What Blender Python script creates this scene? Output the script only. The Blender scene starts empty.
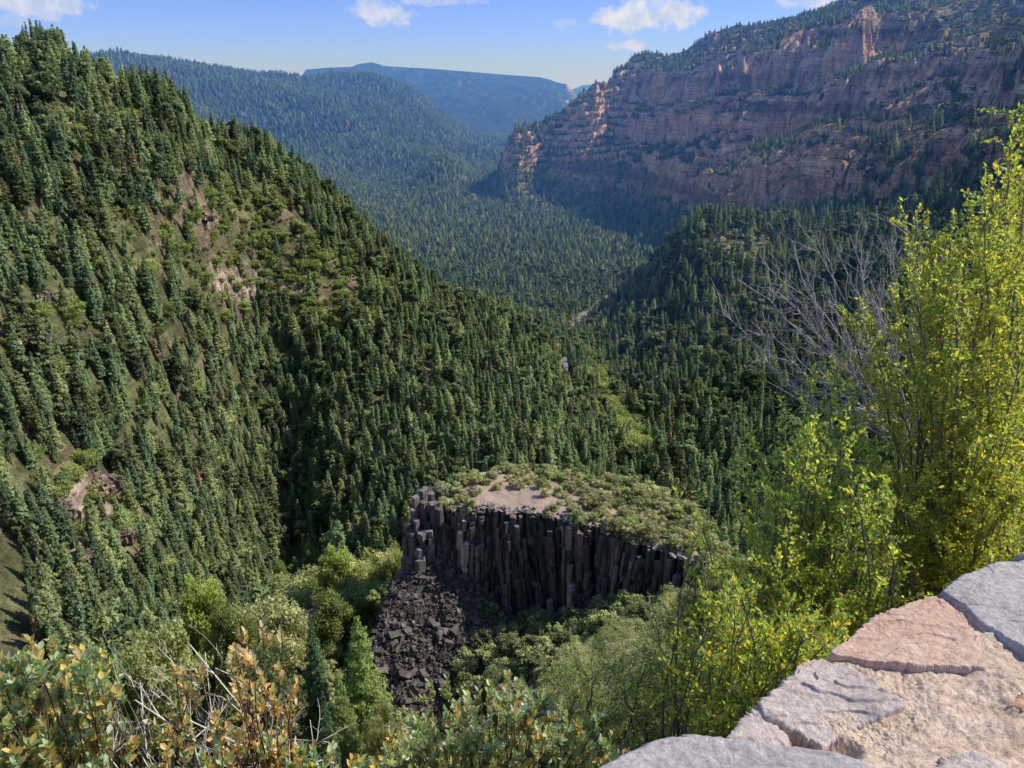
import bpy, math, random
import numpy as np
from mathutils import Vector, Matrix
SEED = 7
rng = np.random.default_rng(SEED)
random.seed(SEED)
scene = bpy.context.scene
COL = scene.collection
R = math.radians
TH = R(21.1); FPX = 775.0
CT, ST = math.cos(TH), math.sin(TH)

# ------------------------------------------------------------------ helpers
def ray(px, py):
    a = (px - 512) / FPX; b = -(py - 384) / FPX
    return np.array([a, CT + b * ST, -ST + b * CT])
def at_d(px, py, d):                       # point on the view ray at horizontal distance d
    v = ray(px, py); return v * (d / math.hypot(v[0], v[1]))
def at_z(px, py, z):
    v = ray(px, py); return v * (z / v[2])
def project(x, y, z):
    f = y * CT - z * ST; u = y * ST + z * CT
    f = np.where(f > .01, f, .01)
    return 512 + FPX * x / f, 384 - FPX * u / f
def smooth(a, b, x):
    t = np.clip((x - a) / (b - a), 0, 1); return t * t * (3 - 2 * t)
_GT = {}
def perlin(x, y, s=0):
    """gradient noise from a 256 table, float32"""
    if s not in _GT:
        r = np.random.default_rng(1000 + s); P = r.permutation(256).astype(np.int32); an = r.random(256) * 2 * math.pi
        _GT[s] = (np.concatenate([P, P]), np.cos(an).astype(np.float32), np.sin(an).astype(np.float32))
    P, gx, gy = _GT[s]
    x = np.asarray(x, np.float32); y = np.asarray(y, np.float32)
    x0 = np.floor(x); y0 = np.floor(y); fx = x - x0; fy = y - y0
    ix = x0.astype(np.int32) & 255; iy = y0.astype(np.int32) & 255
    ux = fx * fx * (3 - 2 * fx); uy = fy * fy * (3 - 2 * fy)
    a = P[ix]; b = P[(ix + 1) & 255]; iy1 = (iy + 1) & 255
    h = P[a + iy]; n00 = gx[h] * fx + gy[h] * fy
    h = P[b + iy]; n10 = gx[h] * (fx - 1) + gy[h] * fy
    h = P[a + iy1]; n01 = gx[h] * fx + gy[h] * (fy - 1)
    h = P[b + iy1]; n11 = gx[h] * (fx - 1) + gy[h] * (fy - 1)
    lo_ = n00 + (n10 - n00) * ux
    return (lo_ + ((n01 + (n11 - n01) * ux) - lo_) * uy) * 1.5
def where_eval(mask, fn):
    """evaluate fn(X, Y) only where the mask is not zero"""
    k = mask > 0; r = np.zeros(mask.shape, np.float32)
    if k.any(): r[k] = fn(X[k], Y[k])
    return r
def fbm(x, y, o=4, s=0, gain=.5):
    r = 0; a = 1.0; t = 0
    for i in range(o):
        r = r + a * perlin(x * 2 ** i + i * 17.3, y * 2 ** i - i * 9.1, s + i); t += a; a *= gain
    return r / t
def ridged(x, y, o=4, s=0, gain=.5):
    r = 0; a = 1.0; t = 0
    for i in range(o):
        r = r + a * (1 - 2 * np.abs(perlin(x * 2 ** i + i * 7.7, y * 2 ** i + i * 3.3, s + i))); t += a; a *= gain
    return r / t

def mesh_np(name, V, F, color=None, mat=None, smooth_sh=False, face_color=None):
    V = np.asarray(V, dtype=np.float32).reshape(-1, 3)
    me = bpy.data.meshes.new(name)
    if not isinstance(F, (list, tuple)): F = [F]
    F = [np.asarray(f, dtype=np.int32) for f in F if len(f)]
    me.vertices.add(len(V)); me.vertices.foreach_set('co', V.ravel())
    tot = sum(f.size for f in F); nf = sum(len(f) for f in F)
    me.loops.add(tot); me.loops.foreach_set('vertex_index', np.concatenate([f.ravel() for f in F]))
    me.polygons.add(nf)
    sizes = np.concatenate([np.full(len(f), f.shape[1], dtype=np.int32) for f in F])
    st = np.zeros(nf, dtype=np.int32); st[1:] = np.cumsum(sizes)[:-1]
    me.polygons.foreach_set('loop_start', st)
    me.update(calc_edges=True)
    if color is not None:
        c = np.ones((len(V), 4), dtype=np.float32); c[:, :3] = color
        at = me.color_attributes.new('Col', 'FLOAT_COLOR', 'POINT'); at.data.foreach_set('color', c.ravel())
    me.polygons.foreach_set('use_smooth', np.full(nf, bool(smooth_sh)))
    if mat: me.materials.append(mat)
    return me
def link(name, me, parent=None, loc=None):
    o = bpy.data.objects.new(name, me); COL.objects.link(o)
    if parent: o.parent = parent
    if loc is not None: o.location = loc
    return o
def tag(o, label=None, cat=None, group=None, kind=None):
    if label: o['label'] = label
    if cat: o['category'] = cat
    if group: o['group'] = group
    if kind: o['kind'] = kind
    return o
def empty(name, loc, rz=0, sc=1):
    o = bpy.data.objects.new(name, None); COL.objects.link(o)
    o.location = loc; o.rotation_euler = (0, 0, rz); o.scale = (sc, sc, sc) if np.isscalar(sc) else sc
    o.empty_display_size = .3
    return o
def join_arrays(parts):                    # [(V,F,C)...] -> one
    V = []; F = []; C = []; n = 0
    for v, f, c in parts:
        V.append(v); F.append(f + n); n += len(v)
        C.append(np.broadcast_to(c, (len(v), 3)))
    return np.concatenate(V), np.concatenate(F), np.concatenate(C)

# ------------------------------------------------------------------ materials
def nt(name):
    m = bpy.data.materials.new(name); m.use_nodes = True
    t = m.node_tree; t.nodes.clear()
    return m, t
def N(t, kind, **kw):
    n = t.nodes.new(kind)
    for k, v in kw.items():
        if k in ('operation', 'blend_type', 'data_type', 'attribute_name', 'attribute_type', 'noise_dimensions', 'feature', 'distance', 'interpolation_type'): setattr(n, k, v)
        else: n.inputs[k].default_value = v
    return n
def mixc(t, fac, a, b, mode='MIX'):
    n = t.nodes.new('ShaderNodeMix'); n.data_type = 'RGBA'; n.blend_type = mode
    for i, v in ((0, fac), (6, a), (7, b)):
        if isinstance(v, bpy.types.NodeSocket): t.links.new(v, n.inputs[i])
        else: n.inputs[i].default_value = v if i == 0 or len(v) == 4 else (*v, 1)
    return n.outputs[2]
def mth(t, op, a, b=0.0, clamp=False):
    n = t.nodes.new('ShaderNodeMath'); n.operation = op; n.use_clamp = clamp
    for i, v in enumerate((a, b)):
        if isinstance(v, bpy.types.NodeSocket): t.links.new(v, n.inputs[i])
        else: n.inputs[i].default_value = v
    return n.outputs[0]
def mrange(t, v, a, b, c=0, d=1, smooth_=False):
    n = t.nodes.new('ShaderNodeMapRange')
    if smooth_: n.interpolation_type = 'SMOOTHSTEP'
    t.links.new(v, n.inputs[0])
    for i, x in enumerate((a, b, c, d)): n.inputs[i + 1].default_value = x
    return n.outputs[0]
def out_surface(t, sh):
    o = t.nodes.new('ShaderNodeOutputMaterial'); t.links.new(sh, o.inputs[0])
def coord(t, scale=(1, 1, 1), obj=True):
    c = t.nodes.new('ShaderNodeTexCoord'); m = t.nodes.new('ShaderNodeMapping')
    t.links.new(c.outputs['Object'], m.inputs[0]); m.inputs['Scale'].default_value = scale
    return m.outputs[0]
def noise(t, vec, scale, detail=4, rough=.55, dist=0):
    n = t.nodes.new('ShaderNodeTexNoise'); t.links.new(vec, n.inputs['Vector'])
    n.inputs['Scale'].default_value = scale; n.inputs['Detail'].default_value = detail
    n.inputs['Roughness'].default_value = rough; n.inputs['Distortion'].default_value = dist
    return n.outputs[0]
def foliage_mat(name, base=None, trans=.35, var=.25, rough=.6, spec=.2, tint_warm=(.16, .17, .05), warm=.35, tcol=(1.5, 1.6, .8)):
    """leaf material: vertex colour, shifted a little for every plant"""
    m, t = nt(name)
    if base is None:
        a = N(t, 'ShaderNodeAttribute', attribute_name='Col'); col = a.outputs[0]
    else:
        rgb = t.nodes.new('ShaderNodeRGB'); rgb.outputs[0].default_value = (*base, 1); col = rgb.outputs[0]
    oi = t.nodes.new('ShaderNodeObjectInfo')
    rnd = oi.outputs['Random']
    r2 = mth(t, 'FRACT', mth(t, 'MULTIPLY', rnd, 7.31))
    col = mixc(t, mrange(t, rnd, 0, 1, 0, warm), col, tint_warm)
    hs = t.nodes.new('ShaderNodeHueSaturation'); t.links.new(col, hs.inputs['Color'])
    t.links.new(mrange(t, r2, 0, 1, 1 - var, 1 + var), hs.inputs['Value'])
    t.links.new(mrange(t, rnd, 0, 1, .48, .51), hs.inputs['Hue'])
    hs.inputs['Saturation'].default_value = 1.0
    p = t.nodes.new('ShaderNodeBsdfPrincipled'); t.links.new(hs.outputs[0], p.inputs['Base Color'])
    p.inputs['Roughness'].default_value = rough; p.inputs['Specular IOR Level'].default_value = spec
    tr = t.nodes.new('ShaderNodeBsdfTranslucent')
    br = mixc(t, 1.0, hs.outputs[0], tcol, 'MULTIPLY')
    t.links.new(br, tr.inputs[0])
    mx = t.nodes.new('ShaderNodeMixShader'); mx.inputs[0].default_value = trans
    t.links.new(p.outputs[0], mx.inputs[1]); t.links.new(tr.outputs[0], mx.inputs[2])
    out_surface(t, mx.outputs[0])
    return m
def bark_mat(name, c1, c2, scale=8, rough=.9):
    m, t = nt(name)
    v = coord(t, (1, 1, .25)); n = noise(t, v, scale, 5)
    col = mixc(t, mrange(t, n, .3, .7), c1, c2)
    p = t.nodes.new('ShaderNodeBsdfPrincipled'); t.links.new(col, p.inputs['Base Color']); p.inputs['Roughness'].default_value = rough
    b = t.nodes.new('ShaderNodeBump'); b.inputs['Strength'].default_value = .6; b.inputs['Distance'].default_value = .01
    t.links.new(n, b.inputs['Height']); t.links.new(b.outputs[0], p.inputs['Normal'])
    out_surface(t, p.outputs[0])
    return m

M_needle = foliage_mat('conifer_needles', None, trans=.36, var=.42, rough=.7, spec=.08, tint_warm=(.26, .29, .15), warm=.4, tcol=(1.2, 1.35, 1.0))
M_broad = foliage_mat('broad_leaves', None, trans=.35, var=.25, rough=.6, spec=.15, tint_warm=(.38, .38, .10), warm=.45)
M_scrub = foliage_mat('scrub_leaves', None, trans=.25, var=.25, rough=.8, spec=.05, tint_warm=(.36, .33, .17), warm=.4)
M_fleaf = foliage_mat('shrub_leaves', None, trans=.5, var=.05, rough=.45, spec=.35, warm=.0)
M_manz = foliage_mat('manzanita_leaves', None, trans=.35, var=.05, rough=.38, spec=.5, warm=.0)
M_dead = foliage_mat('dead_needles', None, trans=.15, var=.25, rough=.9, spec=.02, tint_warm=(.2, .14, .1), warm=.3)
M_trunk = bark_mat('tree_bark', (.09, .065, .05), (.2, .15, .12), 2)
M_twig = bark_mat('twig_bark', (.12, .085, .07), (.3, .25, .2), 30)
M_redtwig = bark_mat('red_brown_bark', (.07, .03, .02), (.2, .11, .08), 30)
M_grey = bark_mat('weathered_dead_wood', (.2, .165, .145), (.45, .39, .35), 25)

# ------------------------------------------------------------------ terrain
# control profiles: for a column of the view, horizontal distance -> picture row, or ('z', height)
Z = lambda v: ('z', v)
PROF = {
 -700: [(3,Z(-4)),(30,Z(-32)),(100,Z(-95)),(200,Z(-120)),(400,Z(-20)),(700,Z(70)),(1500,Z(110)),(4000,Z(60)),(9000,Z(-60)),(30000,Z(-200))],
 -250: [(3,Z(-4.6)),(10,Z(-13.5)),(30,Z(-38)),(60,Z(-66)),(100,Z(-97)),(180,Z(-135)),(260,Z(-120)),(360,Z(-35)),(450,Z(5)),(600,Z(40)),(1500,Z(80)),(4000,Z(60)),(9000,Z(-60)),(30000,Z(-200))],
 0:   [(3,Z(-4.6)),(10,Z(-13.5)),(30,Z(-38)),(60,Z(-66)),(100,Z(-100)),(180,Z(-158)),(240,670),(300,530),(380,350),(450,215),(520,122),(570,90),(700,112),(1100,Z(-60)),(2500,Z(-100)),(4500,Z(20)),(9000,Z(-60)),(30000,Z(-200))],
 130: [(3,Z(-4.6)),(10,Z(-13.5)),(30,Z(-38)),(60,Z(-66)),(100,Z(-92)),(180,Z(-160)),(250,690),(360,515),(440,355),(505,225),(580,135),(630,108),(760,150),(1100,Z(-170)),(2000,Z(-250)),(3000,Z(-60)),(3900,66),(5000,72),(9000,Z(-60)),(30000,Z(-200))],
 190: [(30,Z(-38)),(60,Z(-66)),(85,Z(-75)),(110,Z(-92)),(160,Z(-140)),(600,165),(672,127),(780,175)],
 60: [(520,125),(578,82),(700,112)],
 260: [(3,Z(-4.6)),(10,Z(-13.5)),(30,Z(-38)),(60,Z(-66)),(90,Z(-74)),(108,Z(-82)),(160,Z(-140)),(300,720),(400,600),(500,490),(560,400),(640,258),(710,166),(850,215),(1300,Z(-260)),(2200,Z(-230)),(3200,150),(4200,82),(5000,86),(9000,Z(-60)),(30000,Z(-200))],
 330: [(3,Z(-4.6)),(10,Z(-13.5)),(30,Z(-38)),(60,Z(-66)),(90,Z(-74)),(105,Z(-77)),(130,Z(-100)),(180,Z(-150)),(320,690),(400,600),(480,480),(560,385),(660,278),(770,208),(900,250),(1300,Z(-290)),(2200,Z(-270)),(2700,180),(3500,128),(4400,84),(5000,86),(9000,Z(-60)),(30000,Z(-200))],
 410: [(3,Z(-4.6)),(10,Z(-13.5)),(30,Z(-38)),(60,Z(-66)),(78,Z(-76)),(90,Z(-79)),(105,Z(-80)),(130,Z(-102)),(180,Z(-150)),(330,640),(380,572),(440,485),(530,405),(660,328),(780,280),(920,315),(1500,Z(-300)),(2000,218),(2600,185),(3300,150),(4200,105),(4700,88),(5600,Z(-180)),(9000,Z(-60)),(30000,Z(-200))],
 490: [(3,Z(-4.6)),(10,Z(-13.5)),(30,Z(-38)),(60,Z(-64)),(78,Z(-70)),(90,Z(-72)),(105,Z(-80)),(130,Z(-102)),(180,Z(-155)),(340,612),(400,525),(480,445),(620,378),(860,318),(1050,335),(1500,272),(2000,232),(2600,200),(3300,170),(4500,148),(6000,142),(9000,Z(-60)),(30000,Z(-200))],
 590: [(2250,185),(2450,132),(2660,92),(2800,105)],
 532: [(2250,203),(2450,168),(2620,132),(2800,150)],
 505: [(1500,272),(2000,230),(2250,208),(2400,186),(2560,158),(2800,165),(3400,168)],
 470: [(1500,275),(2000,228),(2350,203),(2450,195),(2600,190)],
 560: [(3,Z(-3.6)),(10,Z(-9.8)),(20,Z(-19)),(40,Z(-39)),(60,Z(-55)),(75,Z(-64)),(88,Z(-68)),(105,Z(-76)),(130,Z(-100)),(200,Z(-170)),(350,605),(430,505),(560,425),(800,364),(1000,331),(1250,303),(1600,262),(2000,232),(2250,200),(2450,160),(2700,116),(3000,135),(4200,Z(-150)),(9000,Z(-60)),(30000,Z(-200))],
 620: [(3,Z(-3.4)),(10,Z(-9)),(20,Z(-17)),(40,Z(-35)),(60,Z(-50)),(75,Z(-60)),(88,Z(-66)),(105,Z(-74)),(130,Z(-98)),(200,Z(-170)),(430,570),(560,492),(700,425),(850,380),(1050,325),(1180,303),(1350,305),(1700,262),(2000,218),(2300,165),(2540,115),(2720,82),(3050,90),(4500,Z(0)),(9000,Z(-60)),(30000,Z(-200))],
 700: [(3,Z(-3.2)),(10,Z(-8)),(20,Z(-15.5)),(40,Z(-30)),(60,Z(-45)),(75,Z(-56)),(85,Z(-61)),(105,Z(-68)),(130,Z(-92)),(200,Z(-165)),(430,560),(600,470),(850,362),(1050,262),(1180,222),(1330,250),(1600,232),(1830,187),(2130,125),(2350,82),(2620,46),(2950,52),(4500,Z(80)),(9000,Z(-60)),(30000,Z(-200))],
 800: [(3,Z(-3)),(10,Z(-7.5)),(30,Z(-21)),(60,Z(-43)),(100,Z(-72)),(200,Z(-150)),(400,570),(600,465),(900,335),(1100,255),(1300,228),(1500,207),(1740,150),(1980,95),(2130,62),(2480,24),(2850,24),(4500,Z(100)),(9000,Z(-60)),(30000,Z(-200))],
 900: [(3,Z(-3)),(10,Z(-7)),(30,Z(-20)),(60,Z(-42)),(100,Z(-72)),(200,Z(-150)),(400,570),(700,390),(900,300),(1100,240),(1280,205),(1430,166),(1650,118),(1880,65),(2010,45),(2320,3),(2750,-5),(4500,Z(150)),(9000,Z(-60)),(30000,Z(-200))],
 1024:[(3,Z(-3)),(10,Z(-7)),(30,Z(-19)),(60,Z(-40)),(100,Z(-70)),(200,Z(-140)),(400,570),(700,390),(900,285),(1050,225),(1200,160),(1380,115),(1610,65),(1770,42),(2160,2),(2600,-10),(4500,Z(150)),(9000,Z(-60)),(30000,Z(-200))],
 1250:[(3,Z(-3)),(10,Z(-7)),(30,Z(-19)),(100,Z(-65)),(200,Z(-130)),(400,530),(700,340),(1000,200),(1300,70),(1600,-10),(2000,-60),(4500,Z(150)),(9000,Z(-60)),(30000,Z(-200))],
 1700:[(3,Z(-3)),(30,Z(-18)),(100,Z(-60)),(200,Z(-120)),(400,Z(-190)),(700,Z(-150)),(1300,Z(30)),(1800,Z(130)),(4500,Z(150)),(9000,Z(-60)),(30000,Z(-200))],
}
KA = 2.6
OUTER = {-700: -68, -250: -56, 1250: 56, 1700: 68}
cp = []; cv = []
for px, lst in PROF.items():
    for d, v in lst:
        if isinstance(v, tuple):
            z = v[1]
            # azimuth of that column for a point at (d,z)
            a = (px - 512) / FPX
            y = d
            for _ in range(6):
                f = y * CT - z * ST; x = a * f; y = math.sqrt(max(d * d - x * x, .1 * d * d))
            az = math.atan2(x, y)
            if px in OUTER: az = R(OUTER[px])
        else:
            p = at_d(px, v, d); az = math.atan2(p[0], p[1]); z = p[2]
        cp.append((az * KA, math.log(d))); cv.append(z / d)
for az in (-150, -100, 100, 150, 180, -180):
    for d in (3, 30, 300, 3000): cp.append((R(az) * KA, math.log(d))); cv.append(-1.6 / d)
cp = np.array(cp); cv = np.array(cv)
CC = .12
def kern(r2): return np.sqrt(r2 + CC * CC)
D2 = ((cp[:, None, :] - cp[None]) ** 2).sum(-1)
n = len(cp); A = np.zeros((n + 3, n + 3)); A[:n, :n] = kern(D2) + np.eye(n) * -1e-4
A[:n, n] = A[n, :n] = 1; A[:n, n + 1] = A[n + 1, :n] = cp[:, 0]; A[:n, n + 2] = A[n + 2, :n] = cp[:, 1]
W = np.linalg.solve(A, np.concatenate([cv, [0, 0, 0]]))
def rbf(az, ld):
    out = np.empty(az.shape).ravel(); a = az.ravel() * KA; l = ld.ravel()
    for i in range(0, len(a), 40000):
        s = slice(i, i + 40000)
        r2 = (a[s, None] - cp[None, :, 0]) ** 2 + (l[s, None] - cp[None, :, 1]) ** 2
        out[s] = kern(r2) @ W[:n] + W[n] + W[n + 1] * a[s] + W[n + 2] * l[s]
    return out.reshape(az.shape)
AZ = np.concatenate([np.linspace(-180, -60, 25)[:-1], np.linspace(-60, -38, 60)[:-1], np.linspace(-38, 38, 900), np.linspace(38, 60, 60)[1:], np.linspace(60, 180, 25)[1:]]) * math.pi / 180
def gs(a, b, k): return np.exp(np.linspace(math.log(a), math.log(b), k + 1))[:-1]
DD = np.concatenate([gs(.15, 1.3, 24), gs(1.3, 60, 130), gs(60, 250, 230), gs(250, 1250, 430), np.linspace(1250, 3100, 860)[:-1], gs(3100, 9000, 240), gs(9000, 60000, 25), [60000.]])
ca = np.concatenate([np.linspace(-180, -60, 13)[:-1], np.linspace(-60, 60, 160), np.linspace(60, 180, 13)[1:]]) * math.pi / 180
cl = np.linspace(math.log(1.3), math.log(60000), 300)
G = rbf(*np.meshgrid(ca, cl, indexing='ij'))
def interp_idx(v, tab):
    i = np.clip(np.searchsorted(tab, v) - 1, 0, len(tab) - 2)
    return i, np.clip((v - tab[i]) / (tab[i + 1] - tab[i]), 0, 1)
def bil(Gd, ta, tb, a, b):
    i, fi = interp_idx(a, ta); j, fj = interp_idx(b, tb)
    return (Gd[i, j] * (1 - fi) + Gd[i + 1, j] * fi) * (1 - fj) + (Gd[i, j + 1] * (1 - fi) + Gd[i + 1, j + 1] * fi) * fj
# cubic along the coarse grid would be smoother: refine once with a small blur of the bilinear result
azm, ddm = np.meshgrid(AZ, DD, indexing='ij')
E = bil(G, ca, cl, azm, np.log(ddm))
X = np.sin(azm) * ddm; Y = np.cos(azm) * ddm
Zt = E * ddm
front = 1 - smooth(R(62), R(95), np.abs(azm))
PX0, PY0 = project(X, Y, Zt)
# relief
mid = smooth(150, 300, ddm) * (1 - smooth(1100, 1500, ddm))
Zt += mid * where_eval(mid, lambda x, y: ridged(x / 150, y / 150, 4, 3) * 9 + fbm(x / 30, y / 30, 4, 9) * 3.2)
gl = np.exp(-((PX0 - (318 + (520 - PY0) * .35)) / 46) ** 2) * smooth(300, 370, ddm) * (1 - smooth(470, 600, ddm))
Zt -= gl * 8
near = smooth(4, 12, ddm) * (1 - smooth(150, 300, ddm))
Zt += near * where_eval(near, lambda x, y: fbm(x / 14, y / 14, 4, 19) * np.minimum(1.8, np.hypot(x, y) * .03) + fbm(x / 3, y / 3, 4, 23) * .35)
# rock outcrops on the lower left slope and a few patches
lo = np.exp(-(((PX0 - 85) / 60) ** 2 + ((PY0 - 520) / 45) ** 2)) + .5 * np.exp(-(((PX0 - 20) / 40) ** 2 + ((PY0 - 350) / 25) ** 2)) + .5 * np.exp(-(((PX0 - 200) / 50) ** 2 + ((PY0 - 215) / 30) ** 2)) + .6 * np.exp(-(((PX0 - 95) / 50) ** 2 + ((PY0 - 130) / 18) ** 2)) + .7 * np.exp(-(((PX0 - 250) / 70) ** 2 + ((PY0 - 290) / 40) ** 2))
lo = lo * (ddm > 200) * (ddm < 800); lo[lo < .05] = 0
def terr(z, P, k, a=.35, b=.65):
    q = z / P; f = q - np.floor(q); s = smooth(a, b, f); return P * (np.floor(q) + f * (1 - k) + s * k)
zl = terr(Zt + where_eval(lo, lambda x, y: fbm(x / 20, y / 20, 3, 77)) * 6, 14, .85)
Zt = Zt + np.clip(lo, 0, 1) * (zl - Zt) * smooth(.3, .6, lo)
# the red and grey cliffs across the canyon
ms = smooth(452, 500, PX0) * smooth(1380, 1650, ddm + 1.3 * np.clip(PX0 - 700, 0, 330)) * (1 - smooth(3050, 3700, ddm)) * smooth(-290, -225, Zt)
ms[ms < .004] = 0
k = ms > 0; xk, yk = X[k], Y[k]
wx = xk + 60 * fbm(xk / 260, yk / 260, 2, 5); wy = yk + 60 * fbm(xk / 260, yk / 260, 2, 6)
rib1 = ridged(wx / 230, wy / 230, 4, 41, .5); rib2 = ridged(wx / 62, wy / 62, 3, 61, .55)
calm = np.ones(len(xk)) - .7 * smooth(52, 30, PY0[k]) * smooth(600, 640, PX0[k])
d2 = ddm[k] + (rib1 * 150 * (.12 + .88 * smooth(560, 680, PX0[k])) + rib2 * 44 * (.4 + .6 * smooth(560, 660, PX0[k]))) * ms[k] * calm
zb = bil(G, ca, cl, azm[k], np.log(d2)) * d2 + (Zt[k] - E[k] * ddm[k])
zb = zb + ms[k] * (ridged(xk / 120, yk / 120, 4, 44) * 12 + (1 - smooth(600, 680, PX0[k])) * ridged(xk / 70, yk / 110, 4, 47, .6) * 14)
zq = zb + fbm(xk / 330, yk / 330, 3, 70) * 85 * smooth(540, 680, PX0[k]) - .36 * (PX0[k] - 800)
hard = smooth(-.25, .3, fbm(xk / 190, yk / 190, 2, 99) + .12) * smooth(575, 665, PX0[k])
crag = 1 - smooth(600, 680, PX0[k])
big = (terr(zq, 118, .85, .36, .60) - zq) * (.1 + .9 * hard)
zr = zq + big + fbm(xk / 70, yk / 70, 3, 71) * 13
sm_ = terr(zr, 19, .75, .3, .62) - zr
fine = ridged(xk / 17, yk / 17, 2, 73) * 3
Zt[k] = zb + ms[k] * (calm * (big + sm_ * smooth(-.3, .3, rib2)) + fine)
ms_full = ms
# distant ridges
fr = smooth(1900, 3200, ddm) * (1 - smooth(6000, 8000, ddm)) * (1 - smooth(480, 560, PX0))
Zt += fr * where_eval(fr, lambda x, y: (ridged(x / 900, y / 900, 4, 83) - .35) * 62 + ridged(x / 230, y / 230, 3, 85) * 13)
lowf = np.clip((250 + Zt) / 120, 0, 1)
fz = smooth(5600, 8200, ddm); Zt = Zt * (1 - fz) + fz * (-330 - (ddm - 8000) * .002)
# distant mesas as plateaus
def plateau(d0, d1, pts, apron):
    xs = [p[0] for p in pts]; ys = [p[1] for p in pts]
    a_, pp = [], []
    for x_, y_ in pts:
        v = ray(x_, y_); a_.append(math.atan2(v[0], v[1])); pp.append(v[2] / math.hypot(v[0], v[1]))
    el = np.interp(azm, a_, pp)
    wob = where_eval((ddm > d0 - apron - 900) * 1., lambda x, y: fbm(x / 1500, y / 1500, 4, 91)) * 900
    dd = ddm + wob
    rim = el * d0 * smooth(d0 - 120, d0, dd) 
    ap = -330 + (el * d0 * .72 + 330) * np.clip((dd - (d0 - apron)) / (apron - 120), 0, 1) ** 1.5
    ap = ap + where_eval((ddm > d0 - apron - 900) * 1., lambda x, y: ridged(x / 620, y / 620, 4, 95, .55)) * 85 * smooth(d0 - apron, d0 - apron * .5, dd) * (1 - smooth(d0 - 300, d0 - 100, dd))
    z = np.where(dd > d0 - 120, ap + (el * d0 - ap) * smooth(d0 - 150, d0 - 40, dd), ap)
    inside = (azm > a_[0]) & (azm < a_[-1]) & (ddm < d1)
    return np.where(inside, z, -9999)
Zt = np.maximum(Zt, plateau(8200, 12000, [(240, 100), (296, 95), (302, 76), (306, 70), (330, 68), (352, 67), (358, 64), (372, 62), (384, 66), (440, 69), (500, 74), (540, 77), (552, 80), (566, 90), (576, 106)], 2600))
Zt = np.maximum(Zt, plateau(15000, 20000, [(555, 100), (574, 90), (583, 85), (602, 84), (615, 88), (640, 92), (700, 95)], 2500))
Zt = Zt * front + (1 - front) * np.where(ddm < 4000, -1.6, -60)
# lower the pad under the viewer to the overlook floor
side = (X * -.425 + Y * .669) - (.314 * -.425 + .838 * .669)      # > 0 outside the parapet
Zt = np.where(ddm < 3, -4.6, Zt)
Zt = np.where((side < -.12) & (ddm < 40), -1.6, Zt)
fz = smooth(7000, 10000, ddm); Zt = np.where(Zt > -9000, Zt, 0)
LD = DD
def ground(x, y):
    x = np.asarray(x, float); y = np.asarray(y, float)
    return bil(Zt, AZ, DD, np.arctan2(x, y), np.hypot(x, y))
TANE = Zt / ddm
RUN = np.maximum.accumulate(TANE, axis=1)          # horizon seen so far along every azimuth
def pick(px, py, dmin=60):
    v = ray(px, py); h = math.hypot(v[0], v[1]); el = v[2] / h; az = math.atan2(v[0], v[1])
    i = int(np.clip(np.searchsorted(AZ, az), 0, len(AZ) - 1))
    ok = np.where((TANE[i] >= el) & (DD > dmin))[0]
    d = DD[ok[0]] if len(ok) else 5000.
    return np.array([v[0] / h * d, v[1] / h * d, float(ground(v[0] / h * d, v[1] / h * d))])
PXg, PYg = project(X, Y, Zt)
# slope
dzd = np.gradient(Zt, axis=1) / np.gradient(ddm, axis=1)
dza = np.gradient(Zt, axis=0) / (np.gradient(azm, axis=0) * ddm)
SL = np.hypot(dzd, dza)
# per-vertex colour
def mixa(a, b, f): return a * (1 - f[..., None]) + np.asarray(b) * f[..., None]
nA = fbm(X / 40, Y / 40, 4, 31); nB = fbm(X / 9, Y / 9, 2, 33)
C = np.empty(X.shape + (3,)); C[:] = (.14, .15, .075)
C = mixa(C, (.27, .21, .15), smooth(.1, .4, nA + .4 * nB + lo * .7) * (1 - ms))
C = mixa(C, (.17, .19, .08), smooth(-.15, .2, nB - .2 * nA) * .6)
C = mixa(C, (.56, .45, .37), np.clip(smooth(.45, .8, lo + .4 * nB) * smooth(.7, 1.3, SL), 0, 1) * (ddm > 200))
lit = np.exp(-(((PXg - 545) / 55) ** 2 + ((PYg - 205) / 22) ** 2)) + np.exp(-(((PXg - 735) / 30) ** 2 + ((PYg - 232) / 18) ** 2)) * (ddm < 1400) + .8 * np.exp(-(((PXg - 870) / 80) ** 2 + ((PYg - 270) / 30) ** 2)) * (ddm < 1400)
rock = smooth(.62, 1.05, SL + .15 * nA)
import time; print('T0', time.perf_counter())
st = fbm(Zt / 9 + nA * 1.2, X / 900, 3, 51); st2 = fbm(Zt / 30 + .4 * nA, X / 700 + 5, 2, 53)
# redder low, greyer in the upper band, with orange mixed into the grey in noise patches
up = smooth(-90, 20, Zt)
redc = np.empty(C.shape); redc[:] = (.42, .245, .165)
redc = mixa(redc, (.56, .38, .24), smooth(-.05, .35, st)); redc = mixa(redc, (.2, .11, .085), smooth(.1, .4, -st2))
gry = np.empty(C.shape); gry[:] = (.33, .24, .20)
gry = mixa(gry, (.46, .37, .29), smooth(0, .3, st)); gry = mixa(gry, (.14, .10, .09), smooth(.05, .35, -st2 + .2 * nB)); gry = mixa(gry, (.52, .31, .17), smooth(.05, .35, nA))
rc = np.clip(mixa(redc, gry, np.clip(up * 1.0, 0, 1) * .85) * [1.62, 1.62, 1.5], 0, .9)
gr = np.empty(C.shape); gr[:] = (.13, .14, .06)
gr = mixa(gr, (.34, .29, .17), smooth(0, .35, nA)); gr = mixa(gr, (.42, .25, .16), smooth(.1, .35, -nA + .4 * nB))
mm = ms[..., None]
C = C * (1 - mm) + mm * (gr * (1 - rock[..., None]) + rc * rock[..., None])
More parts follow.
